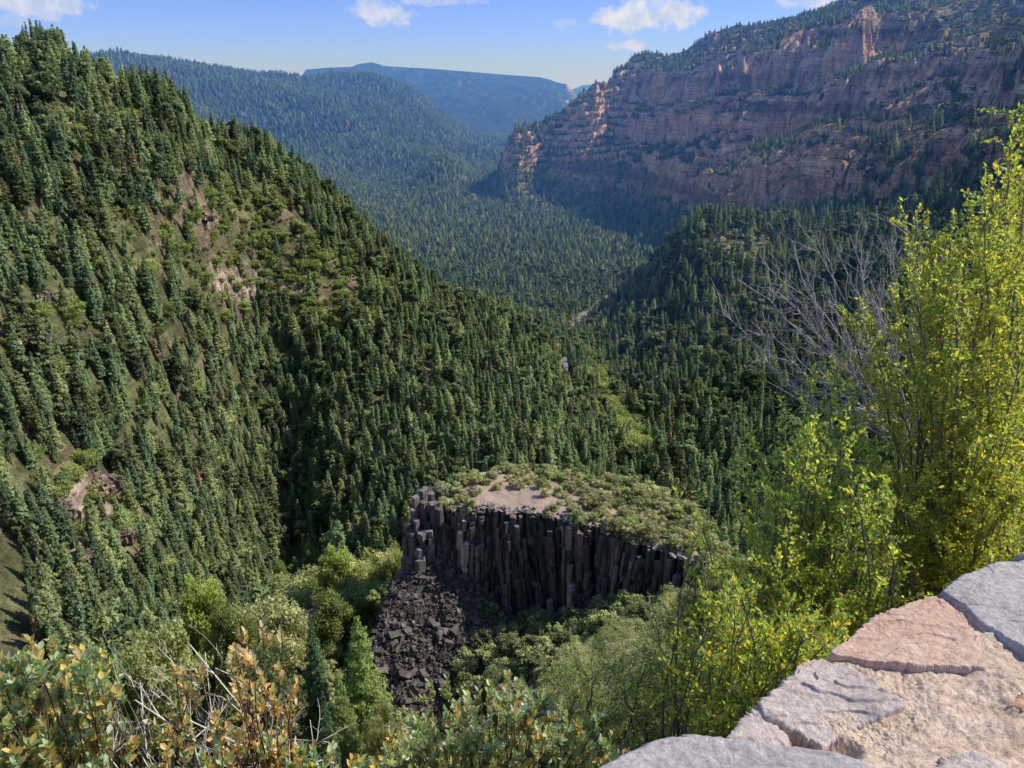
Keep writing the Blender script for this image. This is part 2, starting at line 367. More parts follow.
C = mixa(C, (.36, .27, .19), np.clip(lit, 0, 1) * smooth(-.1, .3, nA + .6 * nB) * .8)
cap = smooth(52, 30, PYg) * smooth(840, 900, PXg) * smooth(1300, 1500, ddm)
C = mixa(C, (.10, .14, .05), cap * .6)
farr = smooth(2600, 3400, ddm) * (1 - ms)
fc = np.empty(C.shape); fc[:] = (.028, .045, .022)
fc = mixa(fc, (.07, .08, .035), smooth(.0, .35, nA)); fc = mixa(fc, (.55, .36, .27), smooth(.75, 1.3, SL + .5 * nA) * .8)
C = C * (1 - farr[..., None]) + fc * farr[..., None]
nr = (1 - smooth(120, 200, ddm))
C = mixa(C, (.11, .085, .065), nr * .5); C = mixa(C, (.09, .10, .045), nr * smooth(0, .3, nB) * .6)
V = np.stack([X, Y, Zt], -1).reshape(-1, 3)
na, nd = X.shape
ii, jj = np.meshgrid(np.arange(na - 1), np.arange(nd - 1), indexing='ij')
q = (ii * nd + jj).ravel()
F = np.stack([q, q + 1, q + nd + 1, q + nd], -1)
m, t = nt('ground_rock_and_soil')
a = N(t, 'ShaderNodeAttribute', attribute_name='Col')
v = coord(t, (1, 1, 1))
n1 = noise(t, v, .25, 6, .65); n2 = noise(t, coord(t, (1, 1, .9)), .055, 6, .7, .4); n3 = noise(t, v, 2.5, 5, .6); n4 = noise(t, coord(t, (.04, .04, 1)), .3, 5, .7, .3); n5 = noise(t, coord(t, (1, 1, .3)), .075, 6, .72, .5)
c = mixc(t, 1.0, a.outputs[0], mixc(t, mrange(t, n1, .3, .7), (.55, .55, .55), (1.45, 1.42, 1.4)), 'MULTIPLY')
c = mixc(t, 1.0, c, mixc(t, mrange(t, n2, .35, .65), (.72, .70, .74), (1.3, 1.27, 1.2)), 'MULTIPLY')
c = mixc(t, .6, c, mixc(t, mrange(t, n3, .3, .7), (.6, .6, .6), (1.4, 1.4, 1.4)), 'MULTIPLY')
c = mixc(t, .7, c, mixc(t, mrange(t, n4, .38, .62), (.65, .62, .62), (1.3, 1.28, 1.22)), 'MULTIPLY')
c = mixc(t, .6, c, mixc(t, mrange(t, n5, .38, .56), (.42, .4, .45), (1.2, 1.17, 1.12)), 'MULTIPLY')
p = t.nodes.new('ShaderNodeBsdfPrincipled'); p.inputs['Roughness'].default_value = .95; p.inputs['Specular IOR Level'].default_value = .1
t.links.new(c, p.inputs['Base Color'])
b = t.nodes.new('ShaderNodeBump'); b.inputs['Strength'].default_value = .9; b.inputs['Distance'].default_value = 2.5
t.links.new(n1, b.inputs['Height'])
b2 = t.nodes.new('ShaderNodeBump'); b2.inputs['Strength'].default_value = .8; b2.inputs['Distance'].default_value = 6
t.links.new(mth(t, 'ADD', n5, mth(t, 'MULTIPLY', n4, .6)), b2.inputs['Height']); t.links.new(b.outputs[0], b2.inputs['Normal']); t.links.new(b2.outputs[0], p.inputs['Normal'])
out_surface(t, p.outputs[0]); M_ground = m
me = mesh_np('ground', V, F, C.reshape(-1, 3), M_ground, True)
tag(link('ground', me), 'canyon slopes, red and grey cliffs, distant mesas and valley floor', 'terrain', kind='structure')
# ------------------------------------------------------------------ tree shapes
def tris(cen, size, up_bias=.6, seed=0, elong=1.5, outdir=None, r_=None):
    """one ragged leaf-clump triangle around every centre"""
    g = r_ or np.random.default_rng(seed); n = len(cen)
    size = np.broadcast_to(size, (n,))[:, None]
    nrm = g.normal(size=(n, 3)); nrm[:, 2] = np.abs(nrm[:, 2]) + up_bias
    if outdir is not None: nrm += outdir * .8
    nrm /= np.linalg.norm(nrm, axis=1, keepdims=True)
    a = g.normal(size=(n, 3))
    if outdir is not None: a = outdir + .45 * a
    a -= (a * nrm).sum(1, keepdims=True) * nrm; a /= np.linalg.norm(a, axis=1, keepdims=True) + 1e-9
    b = np.cross(nrm, a)
    s = size * g.uniform(.7, 1.3, (n, 1))
    p0 = cen + a * s * elong * .6; p1 = cen - a * s * .45 + b * s * .5 * g.uniform(.6, 1.3, (n, 1)); p2 = cen - a * s * .45 - b * s * .5 * g.uniform(.6, 1.3, (n, 1))
    V = np.stack([p0, p1, p2], 1).reshape(-1, 3)
    return V, np.arange(3 * n).reshape(-1, 3)
def tube(pts, rad, k=5, cap=False):
    pts = np.asarray(pts, float); rad = np.broadcast_to(rad, (len(pts),))
    T = np.gradient(pts, axis=0); T /= np.linalg.norm(T, axis=1, keepdims=True) + 1e-9
    ref = np.array([0, 0, 1.]) if abs(T[:, 2]).mean() < .8 else np.array([1., 0, 0])
    A_ = np.cross(T, ref); A_ /= np.linalg.norm(A_, axis=1, keepdims=True) + 1e-9; B_ = np.cross(T, A_)
    an = np.arange(k) * 2 * math.pi / k
    V = pts[:, None] + rad[:, None, None] * (np.cos(an)[None, :, None] * A_[:, None] + np.sin(an)[None, :, None] * B_[:, None])
    i, j = np.meshgrid(np.arange(len(pts) - 1), np.arange(k), indexing='ij')
    a = i * k + j; b = i * k + (j + 1) % k
    F = np.stack([a, b, b + k, a + k], -1).reshape(-1, 4)
    return V.reshape(-1, 3), F
def conifer(seed, h=1.0, rmax=.15, nclump=1000, bare=.1, csize=.035, power=.75, gap=.25, col=(.035, .062, .026), lop=.0):
    """crown of drooping tiers; returns V,F,C for the crown of a tree of unit height"""
    g = np.random.default_rng(seed)
    nlev = int(22 + 6 * g.random()); cen = []; od = []; sh = []
    for l in range(nlev):
        t = (l + .5) / nlev; z0 = bare + (1 - bare) * t ** .95
        r = rmax * (1 - t) ** power * g.uniform(.62, 1.22) + .01
        if t < .15: r *= .55 + 3 * t
        nb = max(3, int(9 * (r / rmax) + 3))
        a0 = g.random() * 6.28
        for b_ in range(nb):
            if g.random() < gap * (1 - t * .6): continue
            az = a0 + b_ * 6.28 / nb + g.normal() * .25; rl = r * g.uniform(.65, 1.12) * (1 + lop * math.cos(az - seed))
            k = max(2, int(nclump / (nlev * 8) * (rl / rmax + .35) * 1.6))
            s = g.uniform(.15, 1.0, k) ** .7
            lat = g.normal(size=k) * .16 * rl
            x = np.cos(az) * s * rl - np.sin(az) * lat; y = np.sin(az) * s * rl + np.cos(az) * lat
            z = z0 - .28 * s * rl + .12 * rl * s ** 3 + g.normal(size=k) * .006
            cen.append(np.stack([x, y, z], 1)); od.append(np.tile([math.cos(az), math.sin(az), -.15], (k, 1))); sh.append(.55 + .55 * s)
    cen = np.concatenate(cen); od = np.concatenate(od); sh = np.concatenate(sh)
    taper = np.clip(1.15 - cen[:, 2] * .5, .5, 1.1)
    V, F = tris(cen, csize * taper, .5, seed + 1, 1.7, od)
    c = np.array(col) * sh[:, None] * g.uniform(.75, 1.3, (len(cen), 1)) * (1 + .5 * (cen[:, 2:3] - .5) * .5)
    return V * h, F, np.repeat(c, 3, 0)
def trunk_arr(seed, h=1.0, r=.012, top=.96, k=5, stubs=4, bare=.1):
    g = np.random.default_rng(seed); n = 8
    z = np.linspace(-.04, top, n); p = np.stack([np.cumsum(g.normal(size=n)) * .0025, np.cumsum(g.normal(size=n)) * .0025, z], 1)
    V, F = tube(p, r * (1 - .9 * np.linspace(0, 1, n)), k)
    Vs, Fs = [V], [F]; m = len(V)
    for i in range(stubs):
        zz = g.uniform(.04, bare + .25); a = g.random() * 6.28; l = g.uniform(.03, .07)
        V2, F2 = tube([(0, 0, zz), (math.cos(a) * l * .5, math.sin(a) * l * .5, zz + .003), (math.cos(a) * l, math.sin(a) * l, zz - .008)], [.003, .002, .0008], 3)
        Vs.append(V2); Fs.append(F2 + m); m += len(V2)
    return np.concatenate(Vs) * h, np.concatenate(Fs)
def lobes(seed, nl, nleaf, leaf, flat=.8, col=(.06, .1, .03), low=.25, spread=.33, lr=(.12, .24), up=.3):
    """rounded crown (unit height) of overlapping leaf lobes with gaps"""
    g = np.random.default_rng(seed); cs = []
    for i in range(nl):
        a = g.random() * 6.28; rr = spread * math.sqrt(g.random()); zz = low + (1 - low - .16) * g.random() ** .8
        rr *= 1.15 - .55 * ((zz - low) / (1 - low)) ** 2
        cs.append((rr * math.cos(a), rr * math.sin(a), zz, g.uniform(*lr), g.uniform(.7, 1.25)))
    cen = []; cc = []; od = []
    for x, y, z, r, sh in cs:
        k = int(nleaf / nl); d = g.normal(size=(k, 3)); d /= np.linalg.norm(d, axis=1, keepdims=True)
        q_ = r * g.uniform(.45, 1.05, (k, 1)) * (1 + .25 * np.sin(d[:, :1] * 5 + x * 40))
        pt = np.array([x, y, z]) + d * q_ * [1, 1, flat]
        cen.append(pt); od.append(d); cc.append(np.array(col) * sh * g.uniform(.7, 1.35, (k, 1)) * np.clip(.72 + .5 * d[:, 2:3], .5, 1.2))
    cen = np.concatenate(cen); od = np.concatenate(od)
    V, F = tris(cen, leaf, up, seed + 3, 1.2, od * .6)
    V[:, 2] = np.maximum(V[:, 2], .01)
    return V, F, np.repeat(np.concatenate(cc), 3, 0)
def limbs_arr(seed, n=6, low=.3, spread=.3, r=.03):
    g = np.random.default_rng(seed); Vs = []; Fs = []; m = 0
    for i in range(n):
        a = i * 6.28 / n + g.normal() * .4; s = spread * g.uniform(.4, 1); tz = g.uniform(.5, .92)
        z1 = low * g.uniform(.2, .8)
        p = [(0, 0, -.05), (0.01 * math.cos(a), .01 * math.sin(a), z1), (s * .45 * math.cos(a + .2), s * .45 * math.sin(a + .2), z1 + (tz - z1) * .45), (s * math.cos(a), s * math.sin(a), tz)]
        V, F = tube(p, np.array([r, r * .8, r * .45, r * .12]), 5); Vs.append(V); Fs.append(F + m); m += len(V)
    return np.concatenate(Vs), np.concatenate(Fs)
def snag_arr(seed, nb=60):
    g = np.random.default_rng(seed); Vs = []; Fs = []; m = 0
    n = 8; z = np.linspace(-.03, 1, n); p = np.stack([np.cumsum(g.normal(size=n)) * .004, np.cumsum(g.normal(size=n)) * .004, z], 1)
    V, F = tube(p, .011 * (1 - .85 * np.linspace(0, 1, n)), 5); Vs.append(V); Fs.append(F); m = len(V)
    return np.concatenate(Vs), np.concatenate(Fs)
def snag_branches(seed, nb=90):
    g = np.random.default_rng(seed); Vs = []; Fs = []; m = 0
    for i in range(nb):
        zz = g.uniform(.15, .97); a = g.random() * 6.28; l = .11 * (1 - zz) ** .6 * g.uniform(.3, 1.1) + .01
        p = [(0, 0, zz), (math.cos(a) * l * .5, math.sin(a) * l * .5, zz + .005), (math.cos(a + .2) * l, math.sin(a + .2) * l, zz - .02 * g.random())]
        V, F = tube(p, [.0034, .0024, .0012], 3); Vs.append(V); Fs.append(F + m); m += len(V)
    return np.concatenate(Vs), np.concatenate(Fs)

# prototype meshes (unit height)
GREENS = [(.225, .31, .145), (.255, .335, .15), (.30, .35, .15), (.19, .275, .155), (.345, .38, .165), (.235, .305, .145), (.175, .25, .14)]
CON = []
shapes = [(.12, .7, .08, .2), (.155, .8, .12, .3), (.17, .65, .22, .35), (.10, .75, .05, .18), (.19, .6, .28, .4), (.135, .85, .1, .25), (.145, .7, .16, .3)]
for i, (rm, pw, br, gp) in enumerate(shapes):
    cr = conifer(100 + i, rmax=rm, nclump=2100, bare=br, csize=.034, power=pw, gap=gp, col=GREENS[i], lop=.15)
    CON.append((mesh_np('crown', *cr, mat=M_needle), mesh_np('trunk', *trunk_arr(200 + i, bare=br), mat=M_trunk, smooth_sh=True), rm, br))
def combo(name, crown, trunk, m1=M_needle, m2=M_trunk):
    Vc, Fc, Cc = crown; Vt, Ft = trunk
    me = mesh_np(name, np.concatenate([Vc, Vt]), [Fc, Ft + len(Vc)], np.concatenate([Cc, np.tile((.1, .07, .05), (len(Vt), 1))]))
    me.materials.append(m1); me.materials.append(m2)
    mi = np.zeros(len(Fc) + len(Ft), dtype=np.int32); mi[len(Fc):] = 1
    me.polygons.foreach_set('material_index', mi)
    return me
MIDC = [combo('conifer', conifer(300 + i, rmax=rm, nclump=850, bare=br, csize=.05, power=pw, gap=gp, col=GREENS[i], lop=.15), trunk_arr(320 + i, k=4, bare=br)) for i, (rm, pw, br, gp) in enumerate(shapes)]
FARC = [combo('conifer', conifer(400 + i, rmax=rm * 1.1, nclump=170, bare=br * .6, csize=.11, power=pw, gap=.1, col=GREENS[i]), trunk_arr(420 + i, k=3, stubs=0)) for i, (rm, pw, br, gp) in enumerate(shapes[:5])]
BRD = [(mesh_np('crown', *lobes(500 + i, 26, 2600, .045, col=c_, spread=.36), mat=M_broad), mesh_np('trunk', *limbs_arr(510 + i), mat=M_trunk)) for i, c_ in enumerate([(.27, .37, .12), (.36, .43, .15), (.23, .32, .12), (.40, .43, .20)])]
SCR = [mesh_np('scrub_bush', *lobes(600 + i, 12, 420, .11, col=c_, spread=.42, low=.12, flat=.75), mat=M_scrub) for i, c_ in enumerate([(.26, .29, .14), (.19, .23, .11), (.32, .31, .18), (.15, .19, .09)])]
SNAG = [(mesh_np('trunk', *snag_arr(700 + i), mat=M_grey), mesh_np('branches', *snag_branches(710 + i), mat=M_grey)) for i in range(3)]
DEADC = [(mesh_np('crown', *conifer(720 + i, rmax=.11, nclump=700, bare=.1, csize=.036, gap=.4, col=c_), mat=M_dead), CON[i][1]) for i, c_ in enumerate([(.22, .11, .06), (.15, .12, .105)])]

# ------------------------------------------------------------------ roads
m, t = nt('road_surface')
n1 = noise(t, coord(t), .8, 5); p = t.nodes.new('ShaderNodeBsdfPrincipled'); t.links.new(mixc(t, mrange(t, n1, .3, .7), (.16, .145, .15), (.27, .24, .24)), p.inputs['Base Color']); p.inputs['Roughness'].default_value = .9; out_surface(t, p.outputs[0]); M_road = m
def road(name, pix, width, label, dmin=300):
    pts = [pick(a, b, dmin) for a, b in pix]; P = []
    for a, b in zip(pts[:-1], pts[1:]):
        for s in np.linspace(0, 1, 24)[:-1]: P.append(a[:2] * (1 - s) + b[:2] * s)
    P.append(pts[-1][:2]); P = np.array(P)
    for _ in range(12): P[1:-1] = (P[:-2] + P[2:] + 2 * P[1:-1]) / 4
    T = np.gradient(P, axis=0); T /= np.linalg.norm(T, axis=1, keepdims=True); Nn = np.stack([-T[:, 1], T[:, 0]], 1)
    rows = []
    zc_ = np.maximum.reduce([ground(*(P + Nn * s * width).T) for s in (-.5, 0, .5)]) + 1.2
    for s, dz in ((-.62, -6), (-.5, 0), (-.17, .05), (.17, .05), (.5, 0), (.62, -6)):
        rows.append(np.concatenate([P + Nn * s * width, (zc_ + dz)[:, None]], 1))
    Vv = np.stack(rows, 1).reshape(-1, 3); k = 6
    i, j = np.meshgrid(np.arange(len(P) - 1), np.arange(k - 1), indexing='ij'); a = i * k + j
    tag(link(name, mesh_np(name, Vv, np.stack([a, a + k, a + k + 1, a + 1], -1).reshape(-1, 4), mat=M_road)), label, 'road', kind='structure')
    return P
RP = road('road', [(566, 328), (585, 314), (602, 301), (628, 288)], 10, 'grey canyon road edging the wooded spur')
RP2 = road('road', [(571, 398), (566, 378), (563, 360)], 7, 'short stretch of pale road between valley trees')
# ------------------------------------------------------------------ where the forest stands
def sample(n, d0, d1, az0=-37, az1=37):
    d = np.sqrt(rng.uniform(d0 * d0, d1 * d1, n)); a = R(1) * rng.uniform(az0, az1, n)
    return d, a
def visible(d, a, z, h, slack=0.0):
    """top of the plant clears everything nearer than it"""
    i, _ = interp_idx(a, AZ); j, _ = interp_idx(d, DD)
    return (z + h) / d > RUN[i, np.maximum(j - 2, 0)] - slack
forest = []     # (x,y,z,h,kind,d)
def put(n, d0, d1, hm, hs, dens_fn, kind):
    d, a = sample(n, d0, d1); x = np.sin(a) * d; y = np.cos(a) * d; z = ground(x, y)
    px, py = project(x, y, z); sl = bil(SL, AZ, DD, a, d); msk = bil(ms_full, AZ, DD, a, d)
    lo_ = bil(lo, AZ, DD, a, d)
    keep = (rng.random(n) < dens_fn(px, py, d, x, y, z, sl, msk, lo_)) & (px > -60) & (px < 1090)
    h = np.clip(rng.normal(hm, hs, n), hm * .3, hm * 1.55)
    for RPX, rr_, off_ in ((RP, 9, 8), (RP, 9, 24), (RP, 8, 40), (RP, 6, 56), (RP2, 7, 8), (RP2, 6, 20)):
        dm = np.full(len(x), 1e9)
        for q_ in RPX[::2]: dm = np.minimum(dm, np.hypot(x - q_[0] * (1 - off_ / np.hypot(*q_)), y - q_[1] * (1 - off_ / np.hypot(*q_))))
        keep &= dm > rr_
    keep &= visible(d, a, z, h * 1.2, .004)
    i = keep
    return np.stack([x[i], y[i], z[i], h[i], d[i], px[i], py[i]], 1)
def open_patch(px, py, x, y):
    """sunny brushy openings on the left slope"""
    g = np.exp(-(((px - 215) / 120) ** 2 + ((py - 250) / 72) ** 2)) * .8 + .55 * np.exp(-(((px - 20) / 70) ** 2 + ((py - 340) / 60) ** 2)) + .7 * np.exp(-(((px - 80) / 55) ** 2 + ((py - 505) / 45) ** 2)) + .55 * np.exp(-(((px - 330) / 60) ** 2 + ((py - 320) / 50) ** 2)) + .5 * np.exp(-(((px - (575 + (py - 340) * .55)) / 26) ** 2 + ((py - 420) / 80) ** 2)) + .7 * np.exp(-(((px - 90) / 60) ** 2 + ((py - 130) / 20) ** 2))
    return np.clip(g + .5 * fbm(x / 55, y / 55, 3, 131) - .05, 0, 1)
def dens_mid(px, py, d, x, y, z, sl, msk, lo_):
    o = open_patch(px, py, x, y)
    spur = np.exp(-(((px - 735) / 45) ** 2 + ((py - 240) / 26) ** 2))
    return np.clip(1 - .95 * smooth(.12, .5, o) - .55 * spur, .05, 1) * np.clip(.5 * (1 + .9 * np.clip(sl, 0, 2.2) ** 2) ** .5, 0, 1) * (1 - .4 * smooth(585, 640, px)) * (1 - .9 * msk)
midc = put(72000, 135, 1450, 17.5, 6, dens_mid, 0)
midc[:, 3] *= 1 + .18 * smooth(585, 640, midc[:, 5])
def dens_far(px, py, d, x, y, z, sl, msk, lo_):
    base = .9 * (1 - smooth(.9, 1.5, sl)) + .1
    m_ = msk * np.clip(.45 * (1 - smooth(.5, 1.15, sl)) + .3 * smooth(0, .4, fbm(x / 60, y / 60, 2, 140)), 0, 1)
    sun = np.exp(-(((px - 560) / 60) ** 2 + ((py - 195) / 26) ** 2))
    capz = smooth(50, 30, py) * smooth(870, 930, px) * .8
    return np.clip((base * (1 - msk) + m_) * (1 - .75 * sun * (d < 2700)) * (1 - capz), 0, 1)
farc = put(80000, 1400, 3300, 17, 4, dens_far, 0)
farc2 = put(90000, 3300, 5600, 19, 4, lambda px, py, d, x, y, z, sl, msk, lo_: .8 * (1 - .6 * smooth(.9, 1.5, sl)), 0)
farc[:, 3] *= np.where((farc[:, 5] > 560) & (farc[:, 6] < 215), .72, 1.0)
brd = put(42000, 200, 1250, 7, 2.4, lambda px, py, d, x, y, z, sl, msk, lo_: np.clip(.07 + .8 * smooth(.15, .6, open_patch(px, py, x, y)), 0, 1), 1)
scr = put(90000, 190, 1500, 2.2, .8, lambda px, py, d, x, y, z, sl, msk, lo_: np.clip(.15 + .7 * smooth(.2, .7, open_patch(px, py, x, y)), 0, 1) * (.4 + .6 * smooth(.4, 1.2, sl)), 2)
scr2 = put(50000, 1300, 3000, 4.5, 1.7, lambda px, py, d, x, y, z, sl, msk, lo_: msk * (1 - .7 * smooth(.9, 1.8, sl)), 2)

strip = np.exp(-((brd[:, 5] - (575 + (brd[:, 6] - 340) * .55)) / 20) ** 2) * (brd[:, 6] > 330) * (brd[:, 6] < 520)
brd[:, 3] *= 1 + .8 * strip
# the 300 that show largest become things of their own
def shows(a):
    px, py = a[:, 5], a[:, 6]
    hid = ((px > 745) & (py > 330)) | ((px > 640) & (py > 560)) | ((px > 400) & (px < 700) & (py > 500)) | (py > 640) | (px < -5) | (px > 1000)
    i, _ = interp_idx(np.arctan2(a[:, 0], a[:, 1]), AZ); j, _ = interp_idx(a[:, 4], DD)
    vis = (a[:, 2] + a[:, 3] * .4) / a[:, 4] > RUN[i, np.maximum(j - 2, 0)]
    return (a[:, 3] / a[:, 4]) * vis * ~hid
NIND = 292
order = np.argsort(-shows(midc)); ind = midc[order[:NIND]]; rest = midc[order[NIND:]]
ordb = np.argsort(-shows(brd)); indb = brd[ordb[:150]]; restb = brd[ordb[150:]]

def zone(px, py):
    if px < 120:
        return 'high on the left hillside near its sunny crest' if py < 170 else ('on the far left hillside beside a pale clearing' if py < 420 else 'beside the pale rock outcrop at lower left')
    if px < 260:
        return 'near the crest of the left hillside' if py < 190 else ('in the sunny brushy opening of the left hillside' if py < 330 else ('midway down the left hillside' if py < 470 else 'in the shade at the foot of the left hillside'))
    if px < 400:
        return 'on the upper right shoulder of the left hillside' if py < 300 else ('halfway down the shaded middle of the slope' if py < 440 else 'in the dark hollow left of the basalt butte')
    if px < 560:
        return 'on the sunlit descending spur above the valley' if py < 400 else 'in the dense shade behind the basalt butte'
    return 'on the valley floor below the small road' if py < 420 else 'in the dark forest right behind the butte top'
def thing_tree(name, loc, h, parts, label, cat, group, rz=None, wide=1.0):
    e = empty(name, loc, rng.random() * 6.28 if rz is None else rz, (h * wide, h * wide, h))
    for pn, me in parts: link(pn, me, e)
    return tag(e, label, cat, group)
for k, r_ in enumerate(ind):
    i = int(rng.integers(0, 7)); h = float(r_[3]); wide = rng.uniform(.85, 1.2)
    size = 'very tall' if h > 27 else 'tall' if h > 22 else 'medium height' if h > 18 else 'short'
    form = ['slender', 'full', 'broad open', 'very narrow spire-shaped', 'wide loose', 'pointed', 'ragged'][i]
    tone = ['dark green', 'green', 'mid green', 'bluish dark green', 'yellowish green', 'green', 'blackish green'][i]
    thing_tree('conifer_tree', r_[:3].tolist(), h, (('crown', CON[i][0]), ('trunk', CON[i][1])), ' '.join(f'{size} {form} {tone} conifer {zone(r_[5], r_[6])}'.split()[:16]), 'conifer', 'conifers on the hillside', wide=wide)
for k, r_ in enumerate(indb):
    i = int(rng.integers(0, 4)); h = float(r_[3])
    size = 'large' if h > 8.5 else 'mid-sized' if h > 6 else 'small'
    tone = ['bright green', 'light yellowish green', 'mid green', 'pale olive'][i]
    thing_tree('broadleaf_tree', r_[:3].tolist(), h, (('crown', BRD[i][0]), ('trunk', BRD[i][1])), ' '.join(f'{size} {tone} broadleaf tree {zone(r_[5], r_[6])}'.split()[:16]), 'tree', 'rounded broadleaf trees between the conifers', wide=rng.uniform(1, 1.4))
def scatter(name, pts, protos, label, pw=None, wide=(.85, 1.2)):
    """one object that instances a few tree meshes on its points"""
    n = len(pts); me = bpy.data.meshes.new(name + '_points'); me.vertices.add(n)
    me.vertices.foreach_set('co', pts[:, :3].astype(np.float32).ravel())
    def at(nm, ty, arr, key):
        a = me.attributes.new(nm, ty, 'POINT'); a.data.foreach_set(key, np.ascontiguousarray(arr).ravel())
    at('pick', 'INT', rng.choice(len(protos), n, p=pw).astype(np.int32), 'value')
    rot = np.zeros((n, 3), np.float32); rot[:, 2] = rng.random(n) * 6.28; rot[:, 0] = rng.normal(size=n) * .045; rot[:, 1] = rng.normal(size=n) * .045
    at('turn', 'FLOAT_VECTOR', rot, 'vector')
    w_ = rng.uniform(*wide, n); sc = np.stack([pts[:, 3] * w_, pts[:, 3] * w_, pts[:, 3]], 1).astype(np.float32)
    at('size', 'FLOAT_VECTOR', sc, 'vector')
    o = link(name, me); tag(o, label, kind='stuff')
    c = bpy.data.collections.new(name + '_shapes')
    for i, p_ in enumerate(protos): c.objects.link(bpy.data.objects.new(f'shape_{i:02d}', p_))
    g = bpy.data.node_groups.new(name, 'GeometryNodeTree')
    g.interface.new_socket('Geometry', in_out='INPUT', socket_type='NodeSocketGeometry'); g.interface.new_socket('Geometry', in_out='OUTPUT', socket_type='NodeSocketGeometry')
    gi = g.nodes.new('NodeGroupInput'); go = g.nodes.new('NodeGroupOutput'); iop = g.nodes.new('GeometryNodeInstanceOnPoints'); ci = g.nodes.new('GeometryNodeCollectionInfo')
    ci.inputs[0].default_value = c; ci.inputs['Separate Children'].default_value = True; ci.inputs['Reset Children'].default_value = True
    def na_(nm, ty):
        q_ = g.nodes.new('GeometryNodeInputNamedAttribute'); q_.data_type = ty; q_.inputs[0].default_value = nm; return q_.outputs[0]
    g.links.new(gi.outputs[0], iop.inputs['Points']); g.links.new(ci.outputs[0], iop.inputs['Instance'])
    iop.inputs['Pick Instance'].default_value = True
    g.links.new(na_('pick', 'INT'), iop.inputs['Instance Index'])
    e2 = g.nodes.new('FunctionNodeEulerToRotation'); g.links.new(na_('turn', 'FLOAT_VECTOR'), e2.inputs[0]); g.links.new(e2.outputs[0], iop.inputs['Rotation'])
    g.links.new(na_('size', 'FLOAT_VECTOR'), iop.inputs['Scale']); g.links.new(iop.outputs[0], go.inputs[0])
    md = o.modifiers.new('scatter', 'NODES'); md.node_group = g
    return o
MIXC = MIDC + [combo('conifer', conifer(340 + i, rmax=.115, nclump=420, bare=.12, csize=.05, gap=.5, col=c_), trunk_arr(350 + i, k=4), M_dead) for i, c_ in enumerate([(.30, .25, .21), (.36, .22, .14)])] + [combo('conifer', lobes(360 + i, 14, 800, .07, col=c_, spread=.17, low=.3, lr=(.06, .12), flat=.9), trunk_arr(365 + i, k=4, r=.016, bare=.3)) for i, c_ in enumerate([(.19, .25, .11), (.15, .21, .10)])]
scatter('conifer_forest', rest, MIXC, 'dense green conifer forest covering the slopes and valley', pw=[.115] * 7 + [.02, .012] + [.085, .078])
scatter('distant_conifer_forest', np.concatenate([farc, farc2]), FARC, 'far conifer forest on the valley floor, cliffs and hazy ridges', wide=(.9, 1.35))
scatter('broadleaf_woodland', restb, [combo('broadleaf', lobes(540 + i, 16, 700, .08, col=c_, spread=.36), limbs_arr(550 + i), M_broad) for i, c_ in enumerate([(.27, .37, .12), (.36, .43, .15), (.23, .31, .12)])], 'light green broadleaf growth between the conifers', wide=(1, 1.4))
scatter('hillside_scrub', np.concatenate([scr, scr2]), SCR, 'low olive scrub in the openings and on the cliff ledges', wide=(1.1, 1.9))
# dead standing trees
for (px, py, h, k, lab) in [(178, 190, 17, 0, 'grey bare dead tree standing among pines near the hillside crest'), (247, 265, 18, 1, 'pale bare dead snag in the upper left hillside'), (320, 280, 19, 0, 'leaning pale dead snag on the sunlit shoulder of the left hillside'),
        (302, 445, 22, 1, 'tall grey dead conifer in the shaded mid slope'), (290, 520, 24, 0, 'tall lilac-grey dead conifer, left of the pair in the dark hollow'), (310, 535, 20, 2, 'slim pale snag at the right edge of the dark hollow'), (236, 575, 15, 2, 'small bare snag above the round yellow-green tree'),
        (482, 400, 17, 1, 'bare dead trunk in the forest above the butte'), (120, 330, 15, 2, 'short bare snag on the left hillside below the opening'), (455, 500, 14, 0, 'leaning dead trunk just behind the butte pinnacles')]:
    p_ = pick(px, py, 150)
    thing_tree('dead_tree', p_.tolist(), h, (('trunk', SNAG[k][0]), ('branches', SNAG[k][1])), lab, 'dead tree', 'dead standing trees')
for (px, py, h, k, lab) in [(282, 500, 24, 1, 'tall conifer with grey-brown dying foliage in the dark hollow'), (290, 545, 22, 1, 'dying grey conifer at the bottom of the dark hollow'), (649, 312, 17, 0, 'rust-brown dead conifer on the sunlit spur beyond the road'), (577, 385, 20, 0, 'reddish-brown dying conifer beside the small road in the valley'),
        (556, 355, 22, 1, 'pinkish-grey dying conifer at the tip of the left spur'), (600, 430, 20, 1, 'brownish dying conifer between bright green trees in the valley')]:
    p_ = pick(px, py, 150)
    thing_tree('dying_conifer', p_.tolist(), h, (('crown', DEADC[k][0]), ('trunk', DEADC[k][1])), lab, 'dead tree', 'dying conifers')
# bright cottonwoods along the creek
for (px, py, h, k, lab) in [(603, 372, 13, 0, 'round bluish-green tree in the valley beside the road'), (590, 405, 10, 1, 'bright yellow-green tree on the creek below the road'), (598, 432, 9, 1, 'vivid green young tree deep in the valley bottom'), (625, 445, 12, 2, 'bright green tree on the right bank of the creek'), (640, 470, 12, 0, 'bright green tree near the shaded foot of the right slope'), (616, 395, 11, 2, 'leafy green tree on the creek bend'), (632, 418, 10, 1, 'light green tree behind the creek bend'), (645, 500, 12, 2, 'dark leafy tree just behind the butte top'), (658, 520, 12, 0, 'rounded green tree behind the right end of the butte')]:
    p_ = pick(px, py, 150)
    thing_tree('cottonwood_tree', p_.tolist(), h, (('crown', BRD[k][0]), ('trunk', BRD[k][1])), lab, 'tree', 'leafy trees along the creek', wide=1.15)

